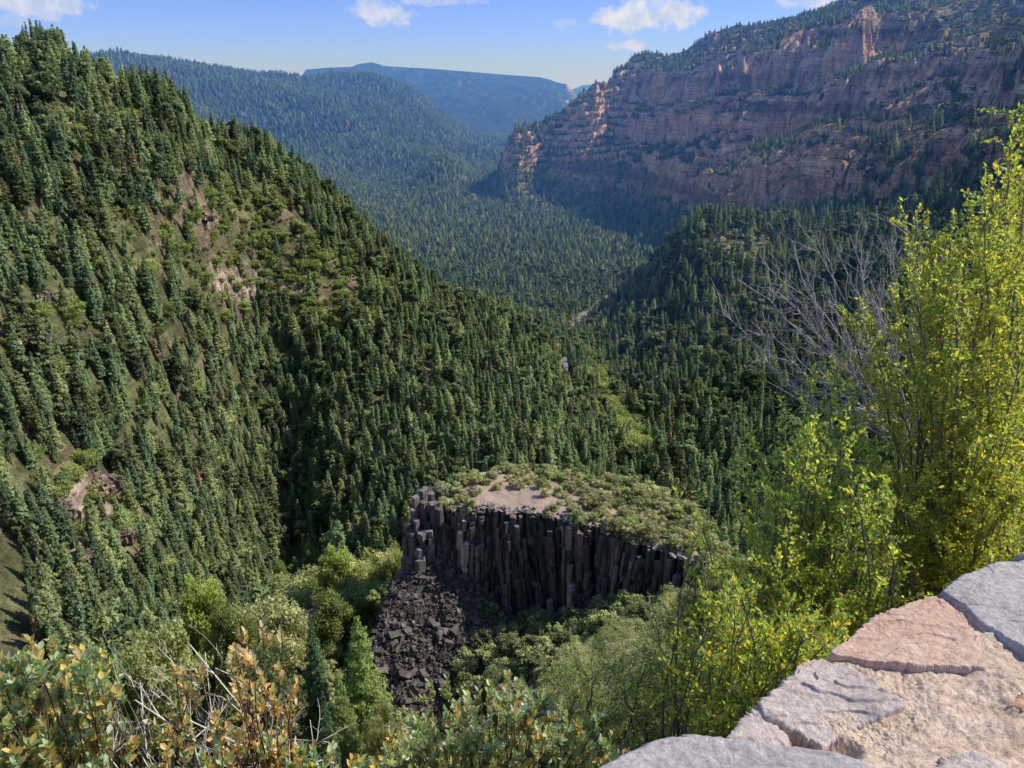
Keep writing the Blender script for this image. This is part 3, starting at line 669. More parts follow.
# ------------------------------------------------------------------ basalt butte
m, t = nt('columnar_basalt')
a = N(t, 'ShaderNodeAttribute', attribute_name='Col')
v = coord(t); n1 = noise(t, v, 1.2, 6, .7); n2 = noise(t, coord(t, (1, 1, .12)), 2.2, 5, .6); n3 = noise(t, v, 6, 4)
c = mixc(t, 1.0, a.outputs[0], mixc(t, mrange(t, n1, .3, .7), (.5, .5, .52), (1.6, 1.55, 1.5)), 'MULTIPLY')
c = mixc(t, mrange(t, n2, .53, .70, 0, .85), c, (.22, .165, .13))
c = mixc(t, mrange(t, n3, .62, .75, 0, .5), c, (.25, .25, .27))
p = t.nodes.new('ShaderNodeBsdfPrincipled'); p.inputs['Roughness'].default_value = .85; t.links.new(c, p.inputs['Base Color'])
b = t.nodes.new('ShaderNodeBump'); b.inputs['Strength'].default_value = .9; b.inputs['Distance'].default_value = .25; t.links.new(n1, b.inputs['Height']); t.links.new(b.outputs[0], p.inputs['Normal'])
out_surface(t, p.outputs[0]); M_basalt = m
m, t = nt('butte_top_soil')
n1 = noise(t, coord(t), .5, 6, .6); n2 = noise(t, coord(t), 4, 5, .7)
c = mixc(t, mrange(t, n1, .35, .65), (.36, .25, .19), (.27, .2, .13)); c = mixc(t, mrange(t, n2, .45, .65, 0, .8), c, (.48, .37, .3))
p = t.nodes.new('ShaderNodeBsdfPrincipled'); p.inputs['Roughness'].default_value = .95; t.links.new(c, p.inputs['Base Color'])
b = t.nodes.new('ShaderNodeBump'); b.inputs['Strength'].default_value = .8; b.inputs['Distance'].default_value = .15; t.links.new(n2, b.inputs['Height']); t.links.new(b.outputs[0], p.inputs['Normal'])
out_surface(t, p.outputs[0]); M_soil = m
g = np.random.default_rng(5)
FRONT = [(412, 512, 96), (428, 508, 96.5), (450, 510, 95.5), (470, 509, 94.5), (500, 511, 93.5), (535, 515, 92.5), (570, 521, 91), (600, 530, 89.5), (635, 542, 87.5), (660, 550, 86), (690, 561, 84), (716, 578, 82)]
BACK = [(410, 505, 99), (425, 500, 101), (448, 488, 105), (470, 474, 110), (505, 470, 113), (540, 472, 113), (575, 477, 111), (605, 481, 109), (640, 487, 107), (668, 500, 103), (700, 522, 97), (725, 560, 87)]
fr_ = np.array([at_d(*p_) for p_ in FRONT]); bk_ = np.array([at_d(*p_) for p_ in BACK])
def resamp(P, n):
    s = np.concatenate([[0], np.cumsum(np.linalg.norm(np.diff(P, axis=0), axis=1))]); u = np.linspace(0, s[-1], n)
    return np.stack([np.interp(u, s, P[:, i]) for i in range(3)], 1)
NS, NT = 200, 60
fe = resamp(fr_, NS); be = resamp(bk_, NS)
wob = fbm(np.arange(NS) / 14, np.zeros(NS), 4, 201)
out_n = np.array([-.28, -1, 0]); out_n /= np.linalg.norm(out_n)
fe = fe + out_n * (wob * 1.6)[:, None]
tt = np.linspace(0, 1, NT)
top = fe[:, None] * (1 - tt[None, :, None]) + be[:, None] * tt[None, :, None]
top[..., 2] += fbm(top[..., 0] / 6, top[..., 1] / 6, 4, 205) * .9 * np.sin(np.pi * tt)[None] ** .5 + fbm(top[..., 0] / 1.2, top[..., 1] / 1.2, 3, 206) * .18 + .5 * np.sin(np.pi * tt)[None]
back = []
for s, dz in ((1.03, -1.5), (1.12, -6), (1.3, -14), (1.6, -30), (2.1, -45)):
    q = fe * (1 - s) + be * s; q[:, 2] = be[:, 2] + dz; back.append(q)
grid = np.concatenate([top, np.stack(back, 1)], 1); k = grid.shape[1]
i, j = np.meshgrid(np.arange(NS - 1), np.arange(k - 1), indexing='ij'); q = i * k + j
# backing wall behind the columns
NW = 40; wz = np.linspace(0, 1, NW)
wall = np.repeat(fe[:, None], NW, 1).astype(float); wall[..., 2] = fe[:, None, 2] - wz[None] * 27
wall[..., :2] += (out_n[:2] * (-.5 + wz[None, :, None] * 2.2 + .8 * fbm(np.arange(NS)[:, None] / 6 + 0 * wz, wz[None] * 6 + 0 * wall[..., 0], 3, 210)[..., None]))
wi, wj = np.meshgrid(np.arange(NS - 1), np.arange(NW - 1), indexing='ij'); wq = wi * NW + wj
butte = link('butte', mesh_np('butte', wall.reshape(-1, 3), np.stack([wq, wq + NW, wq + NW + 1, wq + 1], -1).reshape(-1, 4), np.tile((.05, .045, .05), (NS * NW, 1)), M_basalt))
tag(butte, 'dark basalt butte with vertical columns and a brushy flat top', 'butte', kind='structure')
link('plateau', mesh_np('plateau', grid.reshape(-1, 3), np.stack([q, q + k, q + k + 1, q + 1], -1).reshape(-1, 4), mat=M_soil, smooth_sh=True), butte)
def prism(cx, cy, z0, z1, r, sides, rot, lean, g):
    an = rot + np.arange(sides) * 2 * math.pi / sides + g.normal(size=sides) * .2
    rr = r * g.uniform(.66, 1.2, sides)
    b_ = np.stack([cx + rr * np.cos(an), cy + rr * np.sin(an), np.full(sides, z0)], 1)
    t_ = b_ * 1.0; t_[:, 2] = z1 + g.normal(size=sides) * .12 * r; t_[:, 0] += lean[0] * (z1 - z0) - .04 * rr * np.cos(an); t_[:, 1] += lean[1] * (z1 - z0)
    V = np.concatenate([b_, t_, [[cx + lean[0] * (z1 - z0), cy + lean[1] * (z1 - z0), z1 + .06 * r]]])
    k = np.arange(sides); k2 = (k + 1) % sides
    F = np.concatenate([np.stack([k, k2, k2 + sides], 1), np.stack([k, k2 + sides, k + sides], 1), np.stack([k + sides, k2 + sides, np.full(sides, 2 * sides)], 1)])
    return V, F
parts_ = []
L_ = np.concatenate([[0], np.cumsum(np.linalg.norm(np.diff(fe, axis=0), axis=1))])
def along(u): return np.array([np.interp(u, L_, fe[:, i_]) for i_ in range(3)])
for row in range(7):
    u = 0.
    while u < L_[-1]:
        w_ = g.uniform(.24, .56); pt = along(u + w_); f_ = u / L_[-1]
        off = row * .40 + g.normal() * .16 - .25
        grp = .5 + .5 * math.sin(u * .9 + row) + .4 * math.sin(u * 2.3)
        drop = [g.uniform(-.2, .35), g.uniform(.0, 1) * (1 + grp), g.uniform(.3, 3.5) * (.4 + grp), g.uniform(1, 7) * (.4 + grp), g.uniform(3, 10) * (.5 + .7 * grp), g.uniform(6, 14) + 2 * grp, g.uniform(9, 17)][row]
        if row and g.random() < .3: u += w_ * 1.7; continue
        z1 = pt[2] - drop; zb = pt[2] - 27
        cx, cy = pt[0] + out_n[0] * off, pt[1] + out_n[1] * off
        nb_ = g.integers(6, 16); cuts = np.sort(g.uniform(zb, z1, nb_ - 1)); zz = np.concatenate([[zb], cuts, [z1]])
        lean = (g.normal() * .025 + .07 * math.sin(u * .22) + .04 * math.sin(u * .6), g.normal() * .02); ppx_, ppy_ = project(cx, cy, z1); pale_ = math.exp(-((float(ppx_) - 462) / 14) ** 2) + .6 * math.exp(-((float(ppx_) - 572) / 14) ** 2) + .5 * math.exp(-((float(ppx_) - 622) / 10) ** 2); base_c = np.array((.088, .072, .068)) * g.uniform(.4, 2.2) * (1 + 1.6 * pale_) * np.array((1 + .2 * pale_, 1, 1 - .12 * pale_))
        rot = g.random() * 6; sides = int(g.integers(5, 7))
        for z0_, z1_ in zip(zz[:-1], zz[1:]):
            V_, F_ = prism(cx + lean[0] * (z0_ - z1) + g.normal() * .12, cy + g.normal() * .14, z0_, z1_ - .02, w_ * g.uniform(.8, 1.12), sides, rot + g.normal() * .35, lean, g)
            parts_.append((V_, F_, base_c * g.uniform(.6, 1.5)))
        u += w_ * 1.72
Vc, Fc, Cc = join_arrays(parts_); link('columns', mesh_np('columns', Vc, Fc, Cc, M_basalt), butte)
# tufts rooted on ledges of the face
for n_ in range(20):
    pt = along(g.uniform(2, L_[-1] - 1)) + out_n * g.uniform(.6, 1.8) - [0, 0, g.uniform(3, 13)]; TUFT = globals().setdefault('TUFT', []); TUFT.append(pt)
# stubby pinnacles at the left end
parts_ = []
for px, py, d, r in [(416, 497, 96.5, .55), (421, 490, 97.5, .6), (426, 488, 98.5, .62), (431, 492, 97, .55), (437, 489, 99, .5), (443, 487, 100, .6), (449, 489, 101, .6), (424, 502, 95.5, .6), (434, 503, 95, .6), (441, 508, 94.5, .6), (413, 509, 95.5, .5), (452, 493, 100, .6), (457, 491, 102, .7), (447, 500, 97, .5),
                      (409, 522, 95, .6), (406, 540, 94.5, .6), (411, 532, 94, .7), (404, 556, 94, .7), (416, 520, 94.3, .6), (421, 532, 93.5, .7), (400, 572, 93.5, .8), (410, 560, 93, .8), (420, 548, 93, .7), (429, 530, 93.6, .6)]:
    tp = at_d(px, py, d); z1 = tp[2]; zz = np.concatenate([[z1 - 22], np.sort(g.uniform(z1 - 14, z1 - .6, 6)), [z1]]); rot = g.random() * 6; c0 = np.array((.13, .115, .11)) * g.uniform(.6, 1.5)
    for q0, q1 in zip(zz[:-1], zz[1:]):
        V_, F_ = prism(tp[0] + g.normal() * .14, tp[1] + g.normal() * .14, q0, q1 - .03, r * g.uniform(.9, 1.15), 6, rot + g.normal() * .1, (g.normal() * .02, 0), g); parts_.append((V_, F_, c0 * g.uniform(.8, 1.3)))
Vc, Fc, Cc = join_arrays(parts_); link('pinnacles', mesh_np('pinnacles', Vc, Fc, Cc, M_basalt), butte)
# rubble slope at its foot
cub = np.array([(x, y, z) for x in (-1, 1) for y in (-1, 1) for z in (-1, 1)], float)
cf = np.array([(0, 1, 3), (0, 3, 2), (4, 6, 7), (4, 7, 5), (0, 4, 5), (0, 5, 1), (2, 3, 7), (2, 7, 6), (0, 2, 6), (0, 6, 4), (1, 5, 7), (1, 7, 3)])
def block(c_, s, g):
    M = Matrix.Rotation(g.random() * 6.28, 3, 'Z') @ Matrix.Rotation(g.normal() * 1.2, 3, 'X') @ Matrix.Rotation(g.normal() * 1.2, 3, 'Y')
    v_ = cub * s * g.uniform(.5, 1.0, (8, 3)) * [1, g.uniform(.45, .95), g.uniform(.6, 2.2)]
    return v_ @ np.array(M).T + c_, cf
TAL = [((392, 590, 91), (372, 650, 84)), ((420, 575, 92), (395, 690, 80)), ((450, 580, 91.5), (430, 700, 79)), ((480, 600, 90.5), (470, 690, 80)), ((505, 620, 89.5), (500, 680, 81)), ((540, 640, 88), (540, 680, 80))]
ta = np.array([[at_d(*p_[0]), at_d(*p_[1])] for p_ in TAL])
ns, nt_ = 70, 50; su = np.linspace(0, len(TAL) - 1, ns); tv = np.linspace(-.15, 1.25, nt_)
Aq = np.stack([np.interp(su, range(len(TAL)), ta[:, 0, i_]) for i_ in range(3)], 1); Bq = np.stack([np.interp(su, range(len(TAL)), ta[:, 1, i_]) for i_ in range(3)], 1)
tg = Aq[:, None] * (1 - tv[None, :, None]) + Bq[:, None] * tv[None, :, None]
tg[..., 2] += fbm(tg[..., 0] / 3, tg[..., 1] / 3, 4, 220) * 1.3
i, j = np.meshgrid(np.arange(ns - 1), np.arange(nt_ - 1), indexing='ij'); q = i * nt_ + j
parts_ = []
for _ in range(11000):
    a_, b_ = g.random() * (ns - 1), g.random() ** .9 * (nt_ - 1); c_ = tg[int(a_), int(b_)] + g.normal(size=3) * .25
    v_, f_ = block(c_, min(.55, .06 + .06 * g.pareto(1.7)) , g); parts_.append((v_, f_, np.array((.092, .077, .07)) * g.uniform(.35, 2.1)))
Vc, Fc, Cc = join_arrays(parts_)
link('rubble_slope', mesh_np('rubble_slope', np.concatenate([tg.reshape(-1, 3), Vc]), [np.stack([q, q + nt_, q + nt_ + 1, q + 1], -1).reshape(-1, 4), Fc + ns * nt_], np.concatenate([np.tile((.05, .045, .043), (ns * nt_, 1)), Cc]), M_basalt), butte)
# ivy-dark moss stains come from the rock material
for _ in range(0): pass
parts_ = []
for _ in range(260):
    u = g.random() * L_[-1]; pt = along(u) - out_n * g.uniform(-.3, 1.6); v_, f_ = block(pt + [0, 0, .1], g.uniform(.08, .35), g); parts_.append((v_, f_, np.array((.3, .26, .23)) * g.uniform(.6, 1.3)))
Vc, Fc, Cc = join_arrays(parts_); link('rim_stones', mesh_np('rim_stones', Vc, Fc, Cc, M_basalt), butte)

# brush on the butte top: every bush a thing
BUSH = [mesh_np('foliage', *lobes(800 + i, 22, 2600, .055, col=c_, spread=.42, low=.08, flat=.8, lr=(.12, .22), up=.1), mat=M_scrub) for i, c_ in enumerate([(.50, .50, .23), (.42, .46, .20), (.58, .54, .29), (.34, .43, .15), (.18, .22, .09)])]
BUSHW = [mesh_np('stems', *limbs_arr(820 + i, 7, .1, .4, .018), mat=M_twig) for i in range(3)]
def bush(loc, h, k, label, cat='bush', group=None, wide=1.2, name='chaparral_bush'):
    e = empty(name, loc, g.random() * 6.28, (h * wide, h * wide, h)); link('foliage', BUSH[k], e); link('stems', BUSHW[k % 3], e)
    return tag(e, label, cat, group)
for n_, pt in enumerate(TUFT):
    bush(pt.tolist(), g.uniform(.5, 1.2), 4 if n_ % 3 else 3, 'dark tuft of brush on a ledge of the column face' if n_ % 3 else 'green tuft of brush on a ledge of the column face', group='tufts on the butte face')
nb_ = 0; pos_ = []
while nb_ < 210:
    s_, t_ = g.random(), g.random(); pt = top[int(s_ * (NS - 1)), int(t_ * (NT - 1))]
    px, py = project(*pt)
    bare_ = 1.3 * math.exp(-(((px - 508) / 55) ** 2 + ((py - 503) / 13) ** 2)) + .8 * math.exp(-(((px - 690) / 18) ** 2 + ((py - 556) / 10) ** 2)) + .7 * math.exp(-(((px - 640) / 20) ** 2 + ((py - 540) / 8) ** 2)) + (px < 440) * .8
    if g.random() < bare_ * 1.25 or any((pt[0] - a_) ** 2 + (pt[1] - b_) ** 2 < .55 for a_, b_ in pos_): continue
    pos_.append((pt[0], pt[1])); h = g.uniform(.9, 2.1) * (1.15 if px > 580 else .9); k_ = int(g.choice([0, 1, 2, 0, 2, 3]))
    side = 'behind the bare pinkish patch' if px < 560 and py < 495 else 'at the rim of the butte' if t_ < .2 else 'on the middle of the butte top' if px < 640 else 'on the right end of the butte top'
    bush(pt.tolist(), h, k_, f"{'large' if h > 2.1 else 'small' if h < 1.5 else 'rounded'} {['pale olive', 'olive green', 'straw-green', 'fresh green', 'dark'][k_]} bush {side}", group='bushes on top of the butte'); nb_ += 1

# ------------------------------------------------------------------ nearer trees and bushes below the overlook
NEARC = [(mesh_np('crown', *conifer(900 + i, rmax=rm, nclump=9000, bare=.03, csize=.017, power=pw, gap=.12, col=c_, lop=.1), mat=M_needle), mesh_np('trunk', *trunk_arr(905 + i, r=.014, bare=.03), mat=M_trunk)) for i, (rm, pw, c_) in enumerate([(.20, .75, (.13, .24, .11)), (.25, .62, (.34, .42, .12)), (.25, .6, (.26, .33, .11))])]
NEARB = [(mesh_np('crown', *lobes(910 + i, 46, 11000, .026, col=c_, spread=sp, lr=(.09, .17), low=lw, up=.2), mat=M_broad), mesh_np('limbs', *limbs_arr(920 + i, 9, .3, sp), mat=M_trunk)) for i, (c_, sp, lw) in enumerate([((.38, .47, .12), .26, .12), ((.27, .33, .12), .36, .15), ((.42, .43, .22), .40, .12), ((.2, .28, .13), .34, .12), ((.52, .54, .25), .38, .1)])]
NEARB2 = [(mesh_np('crown', *lobes(930 + i, 90, 46000, .012, col=c_, spread=.42, lr=(.06, .13), low=.08, up=.1), mat=M_broad), NEARB[1][1]) for i, c_ in enumerate([(.3, .38, .13), (.4, .42, .2)])]
def near_tree(px, toppy, d, kind, k, wide, label, cat='tree', name='broadleaf_tree', group=None):
    b_ = at_d(px, toppy, d); gz = float(ground(b_[0], b_[1])); h = b_[2] - gz
    h = max(h, 1.5)
    w_ = wide / FPX * math.hypot(d, b_[2]) / (.9 if kind == 'b' else .5)      # wanted width in metres -> scale
    pr = (NEARB2[k % 2 if k != 2 else 1] if d < 65 else NEARB[k]) if kind == 'b' else NEARC[k]
    e = empty(name, (b_[0], b_[1], b_[2] - h), g.random() * 6.28, (w_, w_, h)); link('crown', pr[0], e); link('limbs' if kind == 'b' else 'trunk', pr[1], e)
    return tag(e, label, cat, group)
for a_ in [(192, 563, 88, 'b', 0, 62, 'tall rounded yellow-green tree standing out against the dark hollow'), (224, 598, 82, 'b', 1, 56, 'olive green tree tucked right of the tall yellow-green one'),
           (150, 622, 78, 'b', 2, 78, 'wide dusty olive tree above the left manzanita'), (262, 598, 84, 'b', 2, 74, 'dusty tree with bare branch ends left of the rocky bench'), (262, 640, 70, 'b', 3, 66, 'green tree behind the yellow-leaved bush'),
           (332, 540, 101, 'b', 0, 46, 'light green tall tree on the bench left of the butte'), (358, 578, 96, 'b', 3, 62, 'bluish green leafy tree beside the dark rubble slope'), (296, 572, 104, 'b', 4, 62, 'pale olive tree on the lit rocky bench'),
           (277, 553, 108, 'b', 0, 18, 'small bright green tree at the back of the bench'), (377, 546, 110, 'b', 4, 40, 'pale yellowish tree directly left of the butte pinnacles'), (395, 541, 113, 'b', 4, 24, 'pale slender tree touching the butte pinnacles'), (352, 556, 108, 'b', 4, 40, 'cream green bushy tree on the bench ridge'), (330, 590, 92, 'b', 1, 50, 'olive tree above the two small conifers'), (285, 610, 90, 'b', 4, 50, 'pale bushy tree at the front of the rocky bench'), (100, 640, 76, 'b', 3, 50, 'dull green tree behind the left manzanita'), (378, 700, 60, 'b', 1, 36, 'olive bush at the foot of the rubble slope')]:
    near_tree(*a_)
for a_ in [(310, 621, 72, 'c', 0, 46, 'dark blue-green small conifer, left of the pair below the bench', 'conifer', 'conifer_tree'), (356, 616, 70, 'c', 1, 54, 'yellow-green small conifer, right of the pair beside the rubble', 'conifer', 'conifer_tree'), (338, 676, 62, 'c', 2, 40, 'short yellowish conifer in front of the pair below the bench', 'conifer', 'conifer_tree'), (322, 690, 58, 'c', 0, 34, 'young green conifer low beside the dead twigs', 'conifer', 'conifer_tree')]:
    near_tree(*a_)
for n_, a_ in enumerate([(575, 668, 34, 'b', 1, 80, 'green leafy bush left of the grey-green shrubs under the butte'), (610, 655, 30, 'b', 2, 90, 'grey-green bush in the middle of the sunny slope below the butte'), (640, 632, 42, 'b', 1, 80, 'olive bush below the right end of the basalt wall'), (694, 606, 50, 'b', 2, 70, 'dusty bush under the right end of the butte'), (668, 655, 22, 'b', 2, 110, 'broad grey-green bush behind the stone wall corner'), (620, 690, 16, 'b', 2, 110, 'dusty green bush above the low grey wall stone'), (600, 640, 50, 'b', 3, 60, 'dark green bush at the foot of the basalt columns'), (700, 620, 26, 'b', 3, 90, 'green bush behind the yellow-green shoots'), (500, 672, 74, 'b', 3, 40, 'shaded bush against the basalt columns'), (735, 560, 60, 'b', 4, 60, 'pale bush on the neck right of the butte'), (770, 545, 70, 'b', 2, 60, 'olive bush farther along the neck beyond the butte'), (680, 690, 12, 'b', 1, 90, 'green bush just outside the corner of the stone wall')]):
    near_tree(*a_, cat='bush', name='hillside_bush')
for n_ in range(64):
    px, py, d = g.uniform(372, 500), g.uniform(585, 695), 0; d = 92 - (py - 590) / 100 * 11; p_ = at_d(px, py, d); h = g.uniform(.8, 1.8)
    bush([p_[0], p_[1], p_[2] - .3], h, 4 if n_ % 2 else 3, f"{'larger' if h > 1.3 else 'small'} {'dark' if n_ % 2 else 'green'} bush growing among the blocks of the rubble slope", group='bushes on the rubble slope')
# shaded brush at the foot of the columns
for n_ in range(84):
    px, d = g.uniform(400, 700), g.uniform(74, 87); p_ = at_d(px, 640, d); z_ = float(ground(p_[0], p_[1])); h = g.uniform(1.6, 3.6); k_ = int(g.choice([1, 3, 4, 4]))
    bush([p_[0], p_[1], z_], h, k_, f"{'large' if h > 2.8 else 'small' if h < 2.1 else 'medium'} {['', 'olive', '', 'green', 'dark'][k_]} bush in the shade at the foot of the basalt columns", group='bushes at the foot of the butte')
# scrub filling the near slopes
def dn(px, py, d, x, y, z, sl, msk, lo_): return np.ones(len(px)) * .9
BUSHN = [mesh_np('foliage', *lobes(850 + i, 60, 17000, .018, col=c_, spread=.44, low=.06, flat=.8, lr=(.07, .14), up=.1), mat=M_scrub) for i, c_ in enumerate([(.22, .27, .10), (.30, .31, .14), (.16, .2, .08)])]
ns2_ = put(700, 15, 52, 1.5, .4, lambda px, py, d, *q_: (px > 660 + 900 / d) * 1.0, 2)
scatter('near_scrub', ns2_, BUSHN, 'fine-leaved brush on the steep ground just below the wall', wide=(1, 1.5))
ns_ = put(5200, 52, 200, 1.7, .7, dn, 2)
inb = (ns_[:, 5] > 395) & (ns_[:, 5] < 730) & (ns_[:, 4] > 81) & (ns_[:, 4] < 118)
scatter('slope_scrub', ns_[~inb], BUSH[1:], 'dark and olive scrub covering the steep ground below the overlook', wide=(.9, 1.5))
# lit rocks of the bench left of the butte
parts_ = []
for _ in range(420):
    px, d = g.uniform(262, 345), g.uniform(97, 110); p_ = at_d(px, 600, d); c_ = np.array([p_[0], p_[1], float(ground(p_[0], p_[1])) + g.uniform(0, 2.2)])
    v_, f_ = block(c_, min(1.6, .3 + .3 * g.pareto(2)), g); parts_.append((v_, f_, np.array((.2, .17, .15)) * g.uniform(.5, 1.5)))
Vc, Fc, Cc = join_arrays(parts_); tag(link('rock_bench', mesh_np('rock_bench', Vc, Fc, Cc, M_basalt)), 'broken grey rocks on the bench left of the butte', kind='structure')

# pale rock outcrops breaking through the left hillside and the far spur
OUT = []
for q_ in range(4):
    g2 = np.random.default_rng(40 + q_); pr_ = []
    for _ in range(90):
        x_, y_ = g2.normal() * 4.2, g2.normal() * 2.2; s_ = g2.uniform(.5, 2.1); z_ = g2.uniform(-1, 3.2) * math.exp(-(x_ / 5) ** 2 - (y_ / 3) ** 2) + .2
        M = Matrix.Rotation(g2.normal() * .35, 3, 'Z') @ Matrix.Rotation(g2.normal() * .16, 3, 'X')
        v_ = cub * s_ * g2.uniform(.5, 1.0, (8, 3)) * [g2.uniform(.6, 1.2), g2.uniform(.6, 1), g2.uniform(.6, 1.7)] @ np.array(M).T + [x_, y_, z_]
        pr_.append((v_, cf, np.array((.50, .40, .32)) * g2.uniform(.45, 1.15)))
    v_, f_, c_ = join_arrays(pr_); OUT.append(mesh_np('rock_outcrop', v_, f_, c_, M_ground))
for px, py, k_, s_, lab in [(98, 492, 0, 1.2, 'pale pinkish rock outcrop at lower left between the conifers'), (48, 512, 1, 1.1, 'tan rock outcrop at the far lower left'), (108, 540, 2, 1.1, 'broken pale ledge below the lower left outcrop'), (70, 560, 3, .9, 'shaded rock step low on the left hillside'), (12, 345, 1, 1.1, 'pale rocks in the clearing at the left edge'), (40, 300, 3, .6, 'small rocks above the clearing at the left edge'),
                      (205, 222, 2, .8, 'grey rocks in the sunny opening near the hillside crest'), (262, 292, 0, .8, 'pinkish rocks in the lower sunny opening'), (300, 250, 3, .7, 'small rocky knob on the sunlit shoulder'), (90, 118, 2, .7, 'small pale ledge high on the left hillside'), (395, 430, 1, .7, 'brown rocks in the shaded slope right of the middle'), (430, 428, 3, .6, 'small shaded rocks above the butte'),
                      (735, 236, 0, 1.5, 'lit rocky knob on the wooded spur below the cliffs'), (705, 262, 2, 1.2, 'tan rocks along the crest of the wooded spur'), (548, 215, 1, 3.5, 'tan rounded hump on the sunlit valley side'), (508, 226, 2, 2.8, 'low tan hump farther down the sunlit valley side'), (590, 190, 3, 3.5, 'orange-tan rocky shoulder at the foot of the far cliffs')]:
    p_ = pick(px, py, 150); o = link('rock_outcrop', OUT[k_]); o.location = (p_[0], p_[1], p_[2] - .4 * s_); o.scale = (s_, s_, s_); o.rotation_euler = (0, 0, g.normal() * .4); tag(o, lab, 'rock', 'rock outcrops on the slopes')
# ------------------------------------------------------------------ foreground shrubs with real leaves
g = np.random.default_rng(77)
def leaf_quads(pos, dirs, nrm, ln, wd, cols, oval=False):
    n = len(pos); dirs = dirs / (np.linalg.norm(dirs, axis=1, keepdims=True) + 1e-9)
    s = np.cross(dirs, nrm); s /= np.linalg.norm(s, axis=1, keepdims=True) + 1e-9; up = np.cross(s, dirs)
    ln = np.broadcast_to(ln, (n,))[:, None]; wd = np.broadcast_to(wd, (n,))[:, None]
    if not oval:
        V = np.stack([pos, pos + dirs * ln * .55 + s * wd * .5 + up * wd * .12, pos + dirs * ln, pos + dirs * ln * .55 - s * wd * .5 + up * wd * .12], 1)
        return V.reshape(-1, 3), np.arange(4 * n).reshape(-1, 4), np.repeat(cols, 4, 0)
    f = [(0, 0, 0), (.3, .42, .1), (.68, .46, .1), (1, 0, -.03), (.68, -.46, .1), (.3, -.42, .1)]
    V = np.stack([pos + dirs * ln * a_ + s * wd * b_ + up * wd * c_ for a_, b_, c_ in f], 1)
    k = np.arange(n)[:, None] * 6
    F = np.concatenate([k + [0, 1, 2, 3], k + [0, 3, 4, 5]])
    return V.reshape(-1, 3), F, np.repeat(cols, 6, 0)
def bez(p0, p1, p2, n): t_ = np.linspace(0, 1, n)[:, None]; return p0 * (1 - t_) ** 2 + 2 * p1 * t_ * (1 - t_) + p2 * t_ * t_
def unit(v): return v / (np.linalg.norm(v) + 1e-9)
def inpoly(x, y, P):
    c_ = False; n = len(P)
    for i in range(n):
        x1, y1 = P[i]; x2, y2 = P[(i + 1) % n]
        if (y1 > y) != (y2 > y) and x < (x2 - x1) * (y - y1) / (y2 - y1) + x1: c_ = not c_
    return c_
def wand(root, tip, lw, rad, pal, tubes, L, leaf=(.027, .0145), start=.3, ntw=16, twl=.28, step=.02, sag=.3):
    mid = root * .5 + tip * .5 + np.array([g.normal() * .15, g.normal() * .15, sag * g.random()]) + (tip - root) * [-.15, -.15, .12]
    P = bez(root, mid, tip, 12); P[1:-1] += g.normal(size=(10, 3)) * .012
    tubes.append(tube(P, np.linspace(rad, .0022, 12), 5))
    seg = np.gradient(P, axis=0)
    for t_ in np.concatenate([g.uniform(start, 1, ntw), [1.0]]):
        i = min(int(t_ * 11), 10); f = t_ * 11 - i; b_ = P[i] * (1 - f) + P[i + 1] * f; ax = unit(seg[i])
        d_ = unit(ax * 1.0 + g.normal(size=3) * .75 + [0, 0, .35]) if t_ < 1 else ax
        l = twl * g.uniform(.35, 1.1) * (1.25 - .6 * t_)
        e_ = b_ + d_ * l; c_ = b_ + d_ * l * .5 + g.normal(size=3) * .02 + [0, 0, .02]
        Q = bez(b_, c_, e_, 5); tubes.append(tube(Q, np.linspace(.0028, .001, 5), 3))
        k = max(4, int(l / step)); ts = np.linspace(.1, 1, k); pp = np.stack([np.interp(ts, np.linspace(0, 1, 5), Q[:, a_]) for a_ in range(3)], 1)
        for rep in range(3):
            dd = d_ * .7 + g.normal(size=(k, 3)) * .75 + [0, 0, .2]; nn = g.normal(size=(k, 3)) + [0, 0, 1]
            ci = g.choice(len(pal), k, p=lw); cc = np.array(pal)[ci] * g.uniform(.7, 1.25, (k, 1))
            L.append(leaf_quads(pp + g.normal(size=(k, 3)) * .004, dd, nn, leaf[0] * g.uniform(.5, 1.4, k), leaf[1] * g.uniform(.8, 1.2, k), cc))
def build_plant(name, label, cat, base, tubes, L, wood, leafm, group=None):
    e = empty(name, tuple(base))
    def put_(nm, arrs, mat_, sm):
        Vs, Fs, Cs = [], {}, []; n_ = 0
        for it in arrs:
            V_, F_ = it[0], it[1]; Vs.append(V_); Fs.setdefault(F_.shape[1], []).append(F_ + n_); n_ += len(V_)
            if len(it) > 2: Cs.append(it[2])
        V_ = np.concatenate(Vs) - np.array(base); F_ = [np.concatenate(v_) for v_ in Fs.values()]
        link(nm, mesh_np(nm, V_, F_, np.concatenate(Cs) if Cs else None, mat_, sm), e)
    put_('branches', tubes, wood, True)
    if L: put_('leaves', L, leafm, False)
    return tag(e, label, cat, group)
def gpoint(px, d, py=700):
    p_ = at_d(px, py, d); return np.array([p_[0], p_[1], float(ground(p_[0], p_[1])) - .05])
PAL_A = [(.40, .50, .10), (.58, .61, .11), (.75, .66, .11), (.26, .37, .09), (.78, .5, .08), (.58, .6, .3)]
PW_A = [.36, .26, .12, .18, .03, .05]
